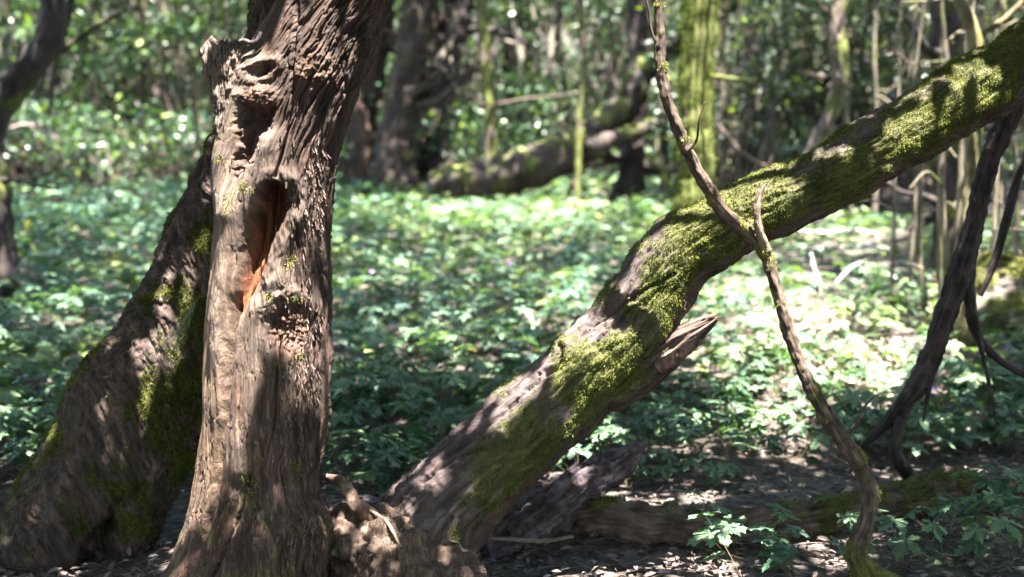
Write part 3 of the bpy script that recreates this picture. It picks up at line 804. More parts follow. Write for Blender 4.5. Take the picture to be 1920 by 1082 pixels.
# ================================================================== fallen logs and sticks
def lying(name, label, cat, rows, ca, cb, nr, nc, amp, seed, mosscol=None, mossb=None, freq=18, mat=None, part=False):
    if part:
        rows = [(a, b, c_, ground_px(a, b + .42 * c_)[1]) for a, b, c_, _ in rows]
    o = thing(name, label, cat, at(*[rows[0][k] for k in (0, 1)], rows[0][3]))
    _, P, N, m = limb('wood', rows, o, mat or M_LOG, ca, cb, nr, nc, amp, mosscol=mosscol, mossb=mossb, seed=seed, freq=freq)
    return o, P, N, m
o, P, N, m = lying('broken_log', 'short weathered grey-purple broken log pointing up behind the slanting trunk', 'log',
      [(905, 1030, 70, 3.42), (960, 1000, 92, 3.46), (1030, 955, 88, 3.5), (1090, 910, 78, 3.54), (1140, 882, 66, 3.58), (1180, 855, 46, 3.6), (1203, 836, 22, 3.62), (1214, 828, 5, 3.63)],
      (0.028, 0.020, 0.022), (0.10, 0.075, 0.082), 240, 84, .20, 51, freq=24)
HERO.append(P[::10, ::8].reshape(-1, 3))
lying('broken_piece', 'grey slab of dead wood between the two trunk bases', 'log', [(590, 965, 40, 3.35), (630, 958, 52, 3.35), (690, 950, 40, 3.36), (720, 950, 10, 3.37)], (0.08, 0.06, 0.06), (0.22, 0.18, 0.19), 60, 30, .25, 55)
o, P, N, m = lying('mossy_log', 'long half-rotten mossy log lying along the ground at lower right', 'log',
      [(1085, 975, 52, 3.80), (1130, 975, 72, 3.80), (1230, 985, 72, 3.82), (1350, 990, 69, 3.84), (1500, 975, 67, 3.86), (1620, 955, 65, 3.9), (1720, 935, 67, 3.95), (1780, 915, 60, 4.0), (1830, 905, 34, 4.05)],
      (0.036, 0.025, 0.020), (0.12, 0.082, 0.066), 320, 74, .18, 61, mosscol=(0.055, 0.055, 0.014), mossb=lambda t, ph, P: -.35 + .55 * sstep(.25, .8, t) + .25 * np.cos(ph), freq=20, part=True)
HERO.append(P[::14, ::8].reshape(-1, 3))
V, Fc, cc = blades(P, N, m * sstep(-.3, .3, np.cos(ph[0, :1]) * 0 + 1), 9000, .004, .012, .0028, (0.04, 0.045, 0.01), (0.13, 0.13, 0.03), seed=62)
tag(link('moss', new_mesh('moss', V, [Fc], M_MOSS, cc), o), kind='stuff')
lying('fallen_branch', 'thin bent branch lying behind the mossy log at the right edge', 'branch', [(1790, 900, 30, 4.1), (1850, 905, 36, 4.1), (1920, 915, 36, 4.05), (2010, 930, 34, 4.0)], (0.04, 0.028, 0.024), (0.11, 0.08, 0.07), 60, 20, .2, 66, part=True)
for k, (rows, lab) in enumerate([
    ([(915, 1010, 7, 3.3), (960, 1012, 10, 3.31), (1020, 1014, 11, 3.33), (1075, 1006, 7, 3.35)], 'straight twig lying in front of the short broken log'),
    ([(1560, 855, 6, 4.3), (1610, 880, 8, 4.2), (1660, 925, 9, 4.0), (1710, 970, 9, 3.6), (1755, 1005, 5, 3.5)], 'dark bent twig slanting across the mossy log right of the hanging stem'),
    ([(1830, 985, 6, 3.6), (1880, 965, 8, 3.65), (1935, 948, 8, 3.7)], 'pale brown twig on the ground at the lower right edge'),
    ([(1795, 985, 5, 3.5), (1780, 1000, 4, 3.5), (1800, 940, 3, 3.5)], 'short upright twig beside the end of the mossy log'),
    ([(600, 880, 6, 4.0), (620, 858, 6, 4.0), (632, 843, 4, 4.0)], 'pale grass-like stalk right of the hollow trunk'),
    ([(1170, 930, 6, 3.7), (1180, 965, 6, 3.65), (1200, 1000, 4, 3.6)], 'small upright stick in the litter by the broken log')]):
    rows = [(a, b, c_, d_) for a, b, c_, d_ in rows]
    lying('twig', lab, 'twig', rows, (0.09, 0.065, 0.05), (0.22, 0.17, 0.14), 40, 8, .2, 70 + k)
# half buried brown log among the herbs, middle left
p0, d0 = ground_px(700, 765)
lying('half_buried_log', 'short brown log half hidden in herbs right of the hollow trunk', 'log', [(610, 752, 26, d0), (650, 745, 42, d0), (710, 742, 48, d0), (760, 750, 40, d0), (800, 760, 14, d0)], (0.10, 0.065, 0.05), (0.26, 0.19, 0.16), 60, 30, .25, 81)
# pale dead sticks, right of centre
for k, (x0, y0, x1, y1, wd, lab) in enumerate([(1495, 432, 1640, 436, 9, 'upper of two long pale sticks lying level below the slanting trunk'), (1495, 464, 1668, 466, 10, 'lower of two long pale sticks lying level below the slanting trunk'),
        (1520, 474, 1540, 555, 9, 'pale stick standing up from the pale stick pile'), (1538, 548, 1622, 488, 9, 'pale stick slanting up to the right in the herbs'), (1595, 526, 1655, 522, 8, 'short pale stick lying level in the herbs'),
        (1600, 548, 1640, 545, 8, 'shortest pale stick lying near the grey stems'), (1700, 655, 1765, 610, 11, 'greyish stick leaning at the foot of the grey stems'), (1655, 530, 1682, 522, 8, 'small pale stick end right of the stick pile')]):
    yb = max(y0, y1)
    p, dd = ground_px((x0 + x1) / 2, yb + 26)
    lying('pale_stick', lab, 'stick', [(x0, y0, wd * .7, dd), ((x0 * 2 + x1) / 3, (y0 * 2 + y1) / 3 + 4, wd * 1.0, dd), ((x0 + x1 * 2) / 3, (y0 + y1 * 2) / 3 - 4, wd * .9, dd), (x1, y1, wd * .4, dd)], (0.26, 0.24, 0.235), (0.50, 0.47, 0.46), 40, 10, .3, 90 + k)
p, dd = ground_px(95, 405)
lying('brown_stump', 'small dark reddish stump among herbs at the far left', 'stump', [(60, 412, 22, dd), (80, 398, 34, dd), (100, 388, 36, dd), (118, 378, 26, dd)], (0.06, 0.035, 0.028), (0.14, 0.08, 0.06), 40, 24, .2, 99)
for k, (rows, lab) in enumerate([([(235, 288), (300, 290), (345, 296)], 'dark fallen branch lying in front of the left thicket'), ([(105, 345), (150, 330), (200, 345)], 'thin grey fallen branch at the far left'), ([(20, 240), (60, 235), (110, 262)], 'pale dead branch beside the dark left trunk')]):
    p, dd = ground_px(rows[1][0], rows[1][1] + 12 + (120 if k == 2 else 0))
    lying('fallen_branch', lab, 'branch', [(x, y, 9, dd) for x, y in rows], (0.07, 0.05, 0.045), (0.2, 0.16, 0.14), 30, 10, .2, 110 + k)

# ================================================================== hand-placed sun gaps, cut out of the crown leaves
def gproj(P):
    return P[..., :2] - S[:2] / S[2] * P[..., 2:3]
CELL = .035
X0, X1, Y0, Y1 = -14.0, 14.0, 1.0, 30.0
gx = np.arange(X0, X1, CELL) + CELL / 2; gy = np.arange(Y0, Y1, CELL) + CELL / 2
GXX, GYY = np.meshgrid(gx, gy)
zz = np.zeros(GXX.shape)
for _ in range(5):
    xx_ = GXX + S[0] / S[2] * zz; yy_ = GYY + S[1] / S[2] * zz
    zz = gz(xx_, yy_)
mx_, my_, md_ = proj(np.stack([xx_, yy_, zz], -1))
sunny = np.zeros(GXX.shape)
for (x, y, a_, b_, v) in [(1550, 645, 250, 105, 1.0), (1380, 760, 220, 60, .30), (1700, 770, 200, 50, .22), (980, 415, 380, 48, .55), (880, 500, 200, 40, .2), (1250, 480, 300, 70, .4), (1050, 590, 120, 50, .3),
                      (330, 335, 300, 42, .30), (760, 640, 110, 60, .12), (700, 700, 60, 60, .2), (1450, 820, 140, 40, .2), (1050, 1010, 120, 40, .2), (1580, 1010, 40, 40, .5), (1585, 455, 120, 24, .7), (640, 350, 200, 60, .3)]:
    sunny = np.maximum(sunny, v * np.exp(-((mx_ - x) / a_) ** 2 - ((my_ - y) / b_) ** 2))
nzs = fbm(np.stack([GXX, GYY, GXX * 0], -1), 1.5, 4, 13, .55)
litmask = nzs > (.56 - sunny * 1.7)
litmask |= (md_ > 16) & (nzs > .26)
HERO.append(np.array([at(x + dx, y + dy, 14.0) for x, y in zip(np.linspace(800, 1160, 30), np.interp(np.linspace(800, 1160, 30), [800, 900, 1030, 1160], [345, 338, 300, 218])) for dx in (-12, 12) for dy in (-40, -20, 0, 20)]))
HERO.append(np.array([at(x, y, d_) for x in range(640, 890, 16) for y in range(-40, 350, 16) for d_ in (14.6, 15.6)]))
for H in HERO:
    gp = gproj(H)
    ix = ((gp[:, 0] - X0) / CELL).astype(int); iy = ((gp[:, 1] - Y0) / CELL).astype(int)
    m_ = (ix > 2) & (iy > 2) & (ix < litmask.shape[1] - 3) & (iy < litmask.shape[0] - 3)
    for dx in (-2, -1, 0, 1, 2):
        for dy in (-2, -1, 0, 1, 2):
            litmask[iy[m_] + dy, ix[m_] + dx] = False
for (px, py, dd, rp) in [(428, 112, 2.9, 44), (478, 325, 2.88, 24), (412, 480, 2.92, 30), (410, 560, 2.92, 34), (403, 640, 2.92, 26), (398, 740, 2.92, 18), (390, 850, 2.92, 26), (462, 545, 2.9, 46), (480, 505, 2.9, 30), (565, 345, 2.88, 22), (592, 455, 2.9, 30), (603, 545, 2.92, 26), (592, 640, 2.92, 22), (470, 560, 2.9, 24),
                     (490, 175, 2.87, 26), (530, 70, 2.88, 26), (560, 20, 2.88, 22), (440, 300, 2.9, 20), (590, 130, 2.88, 20), (640, 235, 2.95, 18), (455, 780, 2.88, 14), (530, 510, 2.87, 20),
                     (300, 500, 3.25, 16), (338, 410, 3.25, 14),
                     (1440, 352, 3.05, 60), (1390, 375, 3.05, 46), (1235, 600, 3.08, 40), (1180, 575, 3.08, 18), (1330, 600, 3.05, 34), (1600, 275, 3.05, 16), (1700, 240, 3.08, 22), (1830, 130, 3.1, 30), (1060, 665, 3.1, 16), (960, 770, 3.1, 16), (880, 830, 3.1, 16), (805, 910, 3.1, 20), (1120, 800, 3.1, 16), (700, 1000, 3.05, 20), (1100, 905, 3.5, 12), (1283, 70, 8.85, 40), (1520, 466, 9.43, 34), (1575, 466, 9.43, 44), (1640, 466, 9.43, 34), (1570, 432, 10.6, 40), (1620, 525, 7.9, 44), (1280, 190, 8.85, 34), (1292, 330, 8.85, 34), (1470, 580, 2.92, 55), (1320, 330, 2.9, 18), (1570, 990, 3.3, 34), (1030, 1040, 3.3, 40), (1080, 760, 3.1, 18)]:
    g0 = gproj(at(px, py, dd))
    rm = rp * dd / F * 1.05
    litmask |= (np.hypot((GXX - g0[0]), (GYY - g0[1]) * .8) < rm)
dil = litmask.copy()
for dx in (-1, 0, 1):
    for dy in (-1, 0, 1):
        dil |= np.roll(np.roll(litmask, dx, 1), dy, 0)
litmask = dil

def shady(P):
    """leaves that do not stand in one of the gaps the sun comes through"""
    g_ = gproj(P)
    ix = ((g_[:, 0] - X0) / CELL).astype(int); iy = ((g_[:, 1] - Y0) / CELL).astype(int)
    ins = (ix >= 0) & (iy >= 0) & (ix < litmask.shape[1]) & (iy < litmask.shape[0])
    lit_ = litmask[np.clip(iy, 0, litmask.shape[0] - 1), np.clip(ix, 0, litmask.shape[1] - 1)]
    return P[~(ins & lit_)]

# ================================================================== leaves (templates)
LAUREL_V = [[0, 0, 0], [.22, .45, .06], [0, 1, -.12], [-.22, .45, .06], [0, .5, 0]]
LAUREL_F = [[0, 1, 4], [4, 1, 2], [0, 4, 3], [4, 2, 3]]
LEAF2_V = [[0, 0, 0], [.26, .48, .05], [0, 1, -.1], [-.26, .48, .05]]
LEAF2_F = [[0, 1, 2], [0, 2, 3]]

def leaf_cloud(pos, size, r, colA, colB, up=.6, tmpl=(LEAF2_V, LEAF2_F), bright=0.08):
    n = len(pos)
    d = r.normal(0, 1, (n, 3)); d[:, 2] = d[:, 2] * .5 - .25
    nn = r.normal(0, 1, (n, 3)); nn[:, 2] = np.abs(nn[:, 2]) + up
    R = frames(nrm(d), nn)
    t = np.clip(r.normal(.45, .3, n), 0, 1)
    C = mix(colA, colB, t)
    y = r.random(n) < bright
    C[y] = np.array([.16, .22, .03]) * r.uniform(.7, 1.2, (y.sum(), 1))
    return scatter(tmpl[0], tmpl[1], pos, R, r.uniform(.65, 1.25, n) * size, C)

HA, HB = (0.027, 0.068, 0.042), (0.125, 0.20, 0.095)
GA, GB = (0.016, 0.042, 0.022), (0.105, 0.175, 0.085)

LANDMARKS = [(60, 'dark crooked tree'), (190, 'slim mossy tree at left'), (335, 'pale straight trunk'), (450, 'leaning tree'), (600, 'hollow tree top'), (695, 'reddish twin tree'), (775, 'broad brown trunk'), (912, 'slim straight mossy trunk'),
             (1085, 'thin wavy sapling'), (1190, 'dark straight trunk'), (1310, 'bright mossy trunk'), (1565, 'twisted thin tree'), (1775, 'dark mossy trunk'), (1900, 'right picture edge')]
def beside(px):
    x, nm = min(LANDMARKS, key=lambda q: abs(q[0] - px))
    return ('behind the ' if abs(px - x) < 18 else 'left of the ' if px < x else 'right of the ') + nm

# ================================================================== background trees
BROWN = ((0.04, 0.029, 0.024), (0.12, 0.088, 0.074))
RED = ((0.045, 0.026, 0.019), (0.115, 0.075, 0.056))
DARK = ((0.013, 0.0095, 0.009), (0.045, 0.033, 0.03))
GREY = ((0.08, 0.07, 0.052), (0.21, 0.18, 0.145))
MOSSY = (0.060, 0.070, 0.012)
BG = []
def bg_tree(name, label, parts, pal, moss=None, seed=0, crown=True, group=None, cat='tree', ch=None, nleaf=700, blade=0, tangle=0):
    """parts: list of (part name, rows[, palette]); the first one is the trunk with its base last"""
    base = parts[0][1][-1]
    bp = at(base[0], base[1], base[3])
    o = thing(name, label, cat, (bp[0], bp[1], float(gz(bp[0], bp[1]))), group)
    for k, pt in enumerate(parts):
        pl = pt[2] if len(pt) > 2 else pal
        mb = None if moss is None else (lambda t, ph, P, mv=moss: mv + .18 * np.cos(ph))
        _, P, N, m = limb(pt[0], pt[1], o, M_FAR, pl[0], pl[1], 64 if k == 0 else 32, 16 if k == 0 else 9, .20, mosscol=None if moss is None else MOSSY, mossb=mb, seed=seed + k * 3, freq=9 if k == 0 else 12)
        if blade and k == 0:
            V, Fc, cc = blades(P, N, m ** 1.5 + .0001, blade, .012, .04, .007, (0.034, 0.054, 0.004), (0.115, 0.15, 0.008), grav=.6, seed=seed)
            tag(link('moss', new_mesh('moss', V, [Fc], M_MOSS, cc), o), kind='stuff')
    if tangle:
        r = np.random.default_rng(seed + 77)
        rw = parts[0][1]
        for k in range(tangle):
            q = rw[r.integers(1, len(rw) - 1)]; sx = r.choice([-1, 1]); L_ = r.uniform(60, 190); up_ = r.uniform(-60, 150); dd = q[3]
            w_ = r.uniform(.15, .38) * q[2]
            limb('branch', [(q[0], q[1], w_, dd), (q[0] + sx * L_ * .35, q[1] - up_ * .2 + r.normal(0, 12), w_ * .8, dd - r.uniform(0, .4)), (q[0] + sx * L_ * .7, q[1] - up_ * .6 + r.normal(0, 14), w_ * .55, dd - r.uniform(0, .6)), (q[0] + sx * L_, q[1] - up_, w_ * .25, dd - r.uniform(0, .8))], o, M_FAR, pal[0], pal[1], 34, 8, .2, seed=seed + 31 + k, freq=12)
    top = pxpath([parts[0][1][0]])[0][:3]
    if crown:
        r = np.random.default_rng(seed + 500)
        c = top + np.array([0, 0, 1.4])
        cl = c + r.normal(0, 1, (14, 3)) * np.array([1.3, 1.1, .75])
        b = Bunch()
        for q in cl:
            tt_ = np.linspace(0, 1, 6)[:, None]
            b.add(*thin(top + (q - top) * tt_ + np.sin(tt_ * 3.1) * r.normal(0, .12, 3), .025, 5), pal[0])
        link('limbs', b.mesh('limbs', M_FAR), o)
        pos = shady(cl[r.integers(0, 14, nleaf)] + r.normal(0, .38, (nleaf, 3)))
        V, Fc, cc = leaf_cloud(pos, .12, r, GA, GB)
        tag(link('crown', new_mesh('crown', V, [Fc], M_LAUREL, cc, False), o), kind='stuff')
    BG.append(o)
    return o
def base_d(px, py):
    return ground_px(px, py)[1]
def R3(rows, d):
    return [(a, b, c_, d) for a, b, c_ in rows]

d = 7.6
bg_tree('dark_tree', 'dark crooked tree at the far left edge', [('trunk', R3([(97, -160, 50), (97, -40, 50), (98, 50, 50), (75, 100, 54), (38, 142, 58), (8, 190, 54), (-20, 260, 52), (-12, 340, 56), (-5, 420, 64), (-8, 520, 80), (-14, 590, 100)], d)),
        ('branch', R3([(140, -60, 14), (130, 20, 14), (112, 88, 16), (102, 130, 12), (92, 210, 5)], 9.5)), ('branch', R3([(108, 102, 12), (150, 70, 10), (190, 45, 9), (240, 18, 5)], 9.5))], DARK, moss=-.32, seed=200, tangle=6)
d = base_d(208, 305)
bg_tree('thin_tree', 'slim mossy tree in the left background', [('trunk', R3([(176, -160, 14), (178, -40, 15), (180, 80, 16), (185, 170, 17), (196, 250, 19), (210, 312, 24)], d))], BROWN, moss=-.02, seed=210, tangle=4)
d = base_d(315, 320)
bg_tree('thin_tree', 'slim leaning stem in the left background near the leaning tree', [('trunk', R3([(225, -120, 9), (245, -10, 10), (265, 60, 11), (282, 125, 11), (300, 240, 14), (316, 326, 15)], d))], BROWN, moss=-.2, seed=220)
d = base_d(338, 300)
bg_tree('pale_tree', 'pale straight trunk in the left background', [('trunk', R3([(326, -160, 18), (332, -30, 18), (338, 100, 17), (339, 240, 18), (342, 305, 20)], d)), ('branch', R3([(340, -40, 12), (360, 20, 11), (385, 62, 10), (405, 78, 7)], d)), ('branch', R3([(318, 70, 10), (322, 90, 9), (338, 130, 9)], d))], GREY, moss=-.25, seed=230, tangle=5)
d = base_d(725, 362)
bg_tree('red_brown_tree', 'reddish brown twin-stemmed tree right behind the hollow trunk', [('trunk', R3([(715, -160, 54), (712, -40, 57), (704, 80, 59), (682, 200, 59), (680, 280, 70), (700, 365, 89)], d)), ('branch', R3([(655, 150, 27), (672, 200, 30), (690, 270, 35), (712, 350, 40)], d - .3, ))], ((0.022, 0.013, 0.010), (0.062, 0.038, 0.028)), seed=240, tangle=9)
bg_tree('brown_tree', 'broad brown trunk with mossy foot in the centre background', [('trunk', R3([(800, -160, 68), (790, -40, 70), (777, 90, 73), (755, 200, 73), (742, 280, 78), (735, 362, 107)], d - .5)), ('root', R3([(745, 330, 29), (790, 352, 29), (850, 372, 13)], d - .6))], ((0.018, 0.013, 0.011), (0.055, 0.039, 0.032)), moss=-.30, seed=250, tangle=9)
bg_tree('dark_tree', 'dark trunk with a pale dead limb in the centre background', [('trunk', R3([(885, -160, 49), (872, -40, 51), (852, 60, 54), (828, 150, 57), (815, 240, 59), (818, 340, 81)], d + .6)), ('dead_limb', R3([(868, -40, 19), (850, 30, 22), (838, 90, 24), (812, 150, 27), (785, 215, 27), (765, 280, 16)], d - .2), GREY), ('dead_limb', R3([(838, 95, 12), (850, 140, 9), (858, 185, 5)], d - .2), GREY)], DARK, seed=260, tangle=9)
d = base_d(916, 380)
bg_tree('slim_mossy_tree', 'slim straight mossy trunk in the centre background', [('trunk', R3([(898, -160, 20), (902, -40, 21), (908, 90, 23), (918, 200, 24), (918, 300, 23), (916, 388, 26)], d))], BROWN, moss=.22, seed=270, tangle=3)
d2 = base_d(880, 372)
d2 = 14.2
o = bg_tree('fallen_tree', 'mossy fallen tree curving upward in the centre background', [('trunk', R3([(1214, 118, 46), (1192, 162, 54), (1160, 218, 62), (1100, 266, 72), (1030, 300, 76), (970, 322, 78), (900, 338, 74), (850, 344, 64), (805, 346, 40)], d2)),
        ('branch', R3([(1100, 280, 44), (1150, 262, 38), (1200, 246, 32), (1250, 224, 20)], d2 - .3)), ('branch', R3([(1480, -110, 34), (1395, -20, 38), (1330, 36, 40), (1262, 88, 42), (1214, 130, 44)], d2)), ('branch', R3([(1052, 385, 9), (1075, 345, 9), (1105, 300, 9)], d2 - .2))], DARK, moss=-.12, seed=280, crown=False)
d = base_d(1080, 405)
bg_tree('thin_sapling', 'very thin wavy mossy stem left of the dark trunk', [('trunk', R3([(1080, -160, 9), (1084, -40, 10), (1092, 60, 11), (1097, 125, 11), (1086, 200, 12), (1084, 300, 13), (1080, 412, 14)], d))], BROWN, moss=.15, seed=290, crown=False)
d = base_d(1175, 398) + .8
bg_tree('dark_tree', 'dark straight trunk left of the bright mossy tree', [('trunk', R3([(1200, -160, 42), (1198, -40, 42), (1196, 100, 43), (1192, 220, 44), (1186, 310, 50), (1172, 404, 84)], d)), ('root', R3([(1165, 362, 28), (1140, 385, 22), (1118, 402, 10)], d - .1))], DARK, seed=300, tangle=6)
bg_tree('thin_sapling', 'thin dark mossy stem just left of the bright mossy tree', [('trunk', R3([(1230, -120, 14), (1236, 60, 16), (1244, 240, 17), (1247, 320, 18), (1249, 400, 20)], base_d(1249, 398)))], DARK, moss=-.05, seed=310, crown=False)
d = 9.0
bg_tree('bright_mossy_tree', 'bright yellow-green mossy trunk behind the slanting trunk', [('trunk', R3([(1330, -200, 61), (1318, -60, 61), (1312, 40, 59), (1304, 130, 55), (1302, 220, 58), (1304, 300, 63), (1300, 385, 67), (1296, 470, 76), (1290, 530, 91)], d)), ('branch', R3([(1320, 140, 8), (1370, 148, 9), (1410, 152, 4)], d))], BROWN, moss=.62, seed=320, blade=16000)
d = base_d(1480, 430)
bg_tree('twisted_tree', 'twisted thin tree, mossy above and dark below, behind the slanting trunk', [('trunk', R3([(1650, -140, 26), (1600, -40, 28), (1572, 30, 30), (1570, 90, 32), (1577, 140, 32), (1562, 200, 30), (1538, 255, 28), (1515, 300, 30), (1495, 360, 32), (1482, 440, 36)], d))], BROWN, moss=.02, seed=330, tangle=4)
d = 8.2
bg_tree('dark_mossy_tree', 'dark mossy trunk behind the grey stems at the right', [('trunk', R3([(1778, -200, 66), (1778, -40, 66), (1780, 100, 68), (1782, 240, 70), (1788, 400, 76), (1794, 560, 90)], d))], DARK, moss=.02, seed=340, tangle=8, blade=3000)
d = 5.8
bg_tree('forked_tree', 'slim olive forked tree rising above the slanting trunk at right', [('trunk', R3([(1780, -120, 22), (1796, -10, 24), (1822, 50, 26), (1828, 110, 28), (1826, 200, 28), (1820, 340, 30), (1812, 520, 32), (1806, 640, 36)], d)), ('branch', R3([(1830, 70, 18), (1870, 45, 14), (1910, 10, 10), (1940, -30, 8)], d))], ((0.06, 0.05, 0.025), (0.14, 0.115, 0.06)), moss=-.3, seed=350)
for k, (x0, x1, wd, dd) in enumerate([(1690, 1668, 9, 7.4), (1712, 1700, 10, 7.2), (1738, 1735, 13, 6.9), (1752, 1760, 11, 6.8), (1766, 1772, 17, 6.6), (1790, 1786, 22, 6.5), (1802, 1800, 16, 6.6), (1838, 1832, 12, 6.9), (1856, 1862, 13, 7.0), (1884, 1878, 11, 7.2), (1906, 1912, 14, 7.3), (1652, 1640, 12, 11.5), (1612, 1602, 13, 12.0)]):
    r = np.random.default_rng(700 + k)
    gzv = float(gz(at((x1), 500, dd)[0], dd))
    yb = proj(np.array([at(x1, 500, dd)[0], dd, gzv]))[1] + 10
    lean_ = r.normal(0, 38)
    rows = [(x0 + lean_ * (1 - t) + r.normal(0, 5) + (x1 - x0) * t, -140 + (yb + 140) * t, wd * (.45 + .4 * t), dd) for t in (0, .2, .4, .6, .8, 1)]
    parts = [('trunk', rows)]
    for j in range(4):
        ty = r.uniform(-60, yb - 80); sx = r.choice([-1, 1])
        x_ = x0 + (x1 - x0) * (ty + 140) / (yb + 140)
        L_ = r.uniform(30, 80)
        parts.append(('twig', [(x_, ty, 5, dd), (x_ + sx * L_ * .5, ty - r.uniform(-10, 30), 4, dd - .1), (x_ + sx * L_, ty - r.uniform(-30, 60), 2.5, dd - .2)]))
    bg_tree('slender_stem', 'slender grey-brown stem in the right thicket, %s' % ['first from its left', 'second from its left', 'third from its left', 'just left of the stoutest', 'touching the stoutest on its left', 'the stoutest one', 'touching the stoutest on its right', 'behind the dark leaning branch', 'just right of the dark leaning branch', 'near the mossy boulder', 'closest to the right edge', 'far back beside the pale sticks', 'far back above the pale sticks'][k], parts, ((0.05, 0.042, 0.03), (0.135, 0.112, 0.082)), moss=-.22, seed=710 + k * 5, crown=False, group='slender stems of the right thicket', cat='sapling')
# random slim stems deeper in the wood
r = np.random.default_rng(77)
for k in range(26):
    px = [20, 60, 140, 232, 270, 300, 372, 640, 735, 862, 950, 985, 1010, 1040, 1130, 1060, 1375, 1420, 1460, 1545, 1640, 1690, 1730, 1880, 960, 1510][k]
    dd = r.uniform(20, 27)
    p = at(px, 340, dd); zb = float(gz(p[0], p[1])) - .1
    yb = proj(np.array([p[0], p[1], zb]))[1]
    x = px; wd = r.uniform(7, 20)
    rows = []
    ys = np.linspace(-170, yb, 7)
    lean = r.normal(0, 40)
    for j, y in enumerate(ys):
        rows.append((x + lean * (1 - j / 6) + r.normal(0, 6), y, wd * (.65 + .5 * j / 6), dd))
    parts = [('trunk', rows)]
    for j in range(2):
        q = rows[r.integers(1, 4)]; sx = r.choice([-1, 1]); L_ = r.uniform(40, 120)
        parts.append(('branch', [(q[0], q[1], wd * .5, dd), (q[0] + sx * L_ * .5, q[1] - r.uniform(0, 40), wd * .4, dd), (q[0] + sx * L_, q[1] - r.uniform(20, 110), wd * .2, dd)]))
    bg_tree('background_tree', 'blurred slim trunk deep in the wood, ' + beside(px), parts, [BROWN, GREY, DARK, RED][r.integers(0, 4)], moss=[None, -.2, 0][r.integers(0, 3)], seed=800 + k * 7, nleaf=450, group='slim trunks deep in the wood')

# mossy rock or root mass at the right edge
P, N, s, ph, _ = tube_raw(pxpath([(1885, 480, 50, 6.6), (1875, 530, 110, 6.6), (1865, 590, 140, 6.5), (1870, 650, 150, 6.5), (1875, 700, 120, 6.5)]), 120, 90)
Pm = P + N * (.06 * fbm(P, 6, 3, 2) + .02 * fbm(P, 22, 3, 4))[..., None]
mk = sstep(-.2, .2, fbm(P, 5, 3, 8))
C = mix((0.07, 0.06, 0.05), (0.075, 0.08, 0.02), mk)
Pm2, C2 = cap_rings(Pm, C, True, True)
o = tag(link('mossy_boulder', new_mesh('mossy_boulder', Pm2, [grid_faces(*Pm2.shape[:2])], M_FAR, C2)), 'yellowish mossy boulder at the foot of the thicket, right edge', 'boulder')
V, Fc, cc = blades(Pm, N, mk, 5000, .01, .03, .006, (0.05, 0.055, 0.012), (0.15, 0.15, 0.03), seed=66)
tag(link('moss', new_mesh('moss', V, [Fc], M_MOSS, cc), o), kind='stuff')

# ================================================================== bushes of the background thicket
r = np.random.default_rng(31)
def bush(px, d, h, rad, nl, size, label, group, colA=GA, colB=GB, z0=.1):
    p = at(px, 341, d)
    x, y = p[0], p[1]
    zb = float(gz(x, y))
    o = thing('laurel_bush', label, 'bush', (x, y, zb), group)
    k = 46
    cl = np.stack([x + r.normal(0, rad * .55, k), y + r.normal(0, rad * .5, k), zb + r.uniform(z0, 1, k) * h], 1)
    b = Bunch()
    for q in cl:
        t = np.linspace(0, 1, 6)[:, None]
        st_ = np.array([x, y, zb - .05]) + r.normal(0, .12, 3) * np.array([1, 1, 0])
        b.add(*thin(st_ + (q - st_) * t + np.sin(t * 3.14) * r.normal(0, .2, 3) * np.array([1, 1, .3]), r.uniform(.012, .03), 5), mix(BROWN[0], BROWN[1], r.random()))
    link('stems', b.mesh('stems', M_FAR), o)
    pos = cl[r.integers(0, k, nl)] + r.normal(0, .17, (nl, 3)) * np.array([1.3, 1.2, .7])
    pos = pos[pos[:, 2] > zb + .05]
    V, Fc, cc = leaf_cloud(pos, size, r, colA, colB)
    tag(link('foliage', new_mesh('foliage', V, [Fc], M_LAUREL, cc, False), o), kind='stuff')
for px in np.arange(-60, 640, 62):
    px_ = px + r.normal(0, 15); bush(px_, r.uniform(20, 26), r.uniform(3.4, 5.6), 1.3, 1500, .165, 'tall leafy bush of the left background, ' + beside(px_), 'bushes of the left thicket')
for px in np.arange(640, 1290, 62):
    px_ = px + r.normal(0, 15); bush(px_, r.uniform(19.5, 26), r.uniform(3.2, 5.4), 1.3, 1300, .16, 'tall leafy bush of the centre background, ' + beside(px_), 'bushes of the centre thicket')
for px in np.arange(1350, 2000, 55):
    px_ = px + r.normal(0, 15); bush(px_, r.uniform(13, 19), r.uniform(3.2, 4.6), 1.0, 1500, .125, 'silvery-green leafy bush of the right thicket, ' + beside(px_), 'bushes of the right thicket', (0.022, 0.045, 0.03), (0.13, 0.175, 0.115))
for px in np.arange(-60, 1300, 75):
    px_ = px + r.normal(0, 20); bush(px_, r.uniform(16.5, 20), r.uniform(.5, 1.5), .9, 420, .13, 'low shrub at the clearing edge, ' + beside(px_), 'low shrubs along the far edge', HA, HB, z0=.3)
# far wood on the slope
n = 85000
fy = r.uniform(24, 46, n); fx = r.uniform(-1, 1, n) * (fy * .62)
cz = gz(fx, fy) + r.uniform(0, 1, n) ** 1.2 * 9.0
kp = fbm(np.stack([fx, fy, cz], -1), .55, 3, 3) > -.2
fx, fy, cz = fx[kp], fy[kp], cz[kp]
V, Fc, cc = leaf_cloud(np.stack([fx, fy, cz], 1), .24, r, GA, GB, bright=.1)
tag(link('far_wood_foliage', new_mesh('far_wood_foliage', V, [Fc], M_LAUREL, cc, False)), 'mass of green leaves covering the slope far behind', 'foliage', kind='stuff')

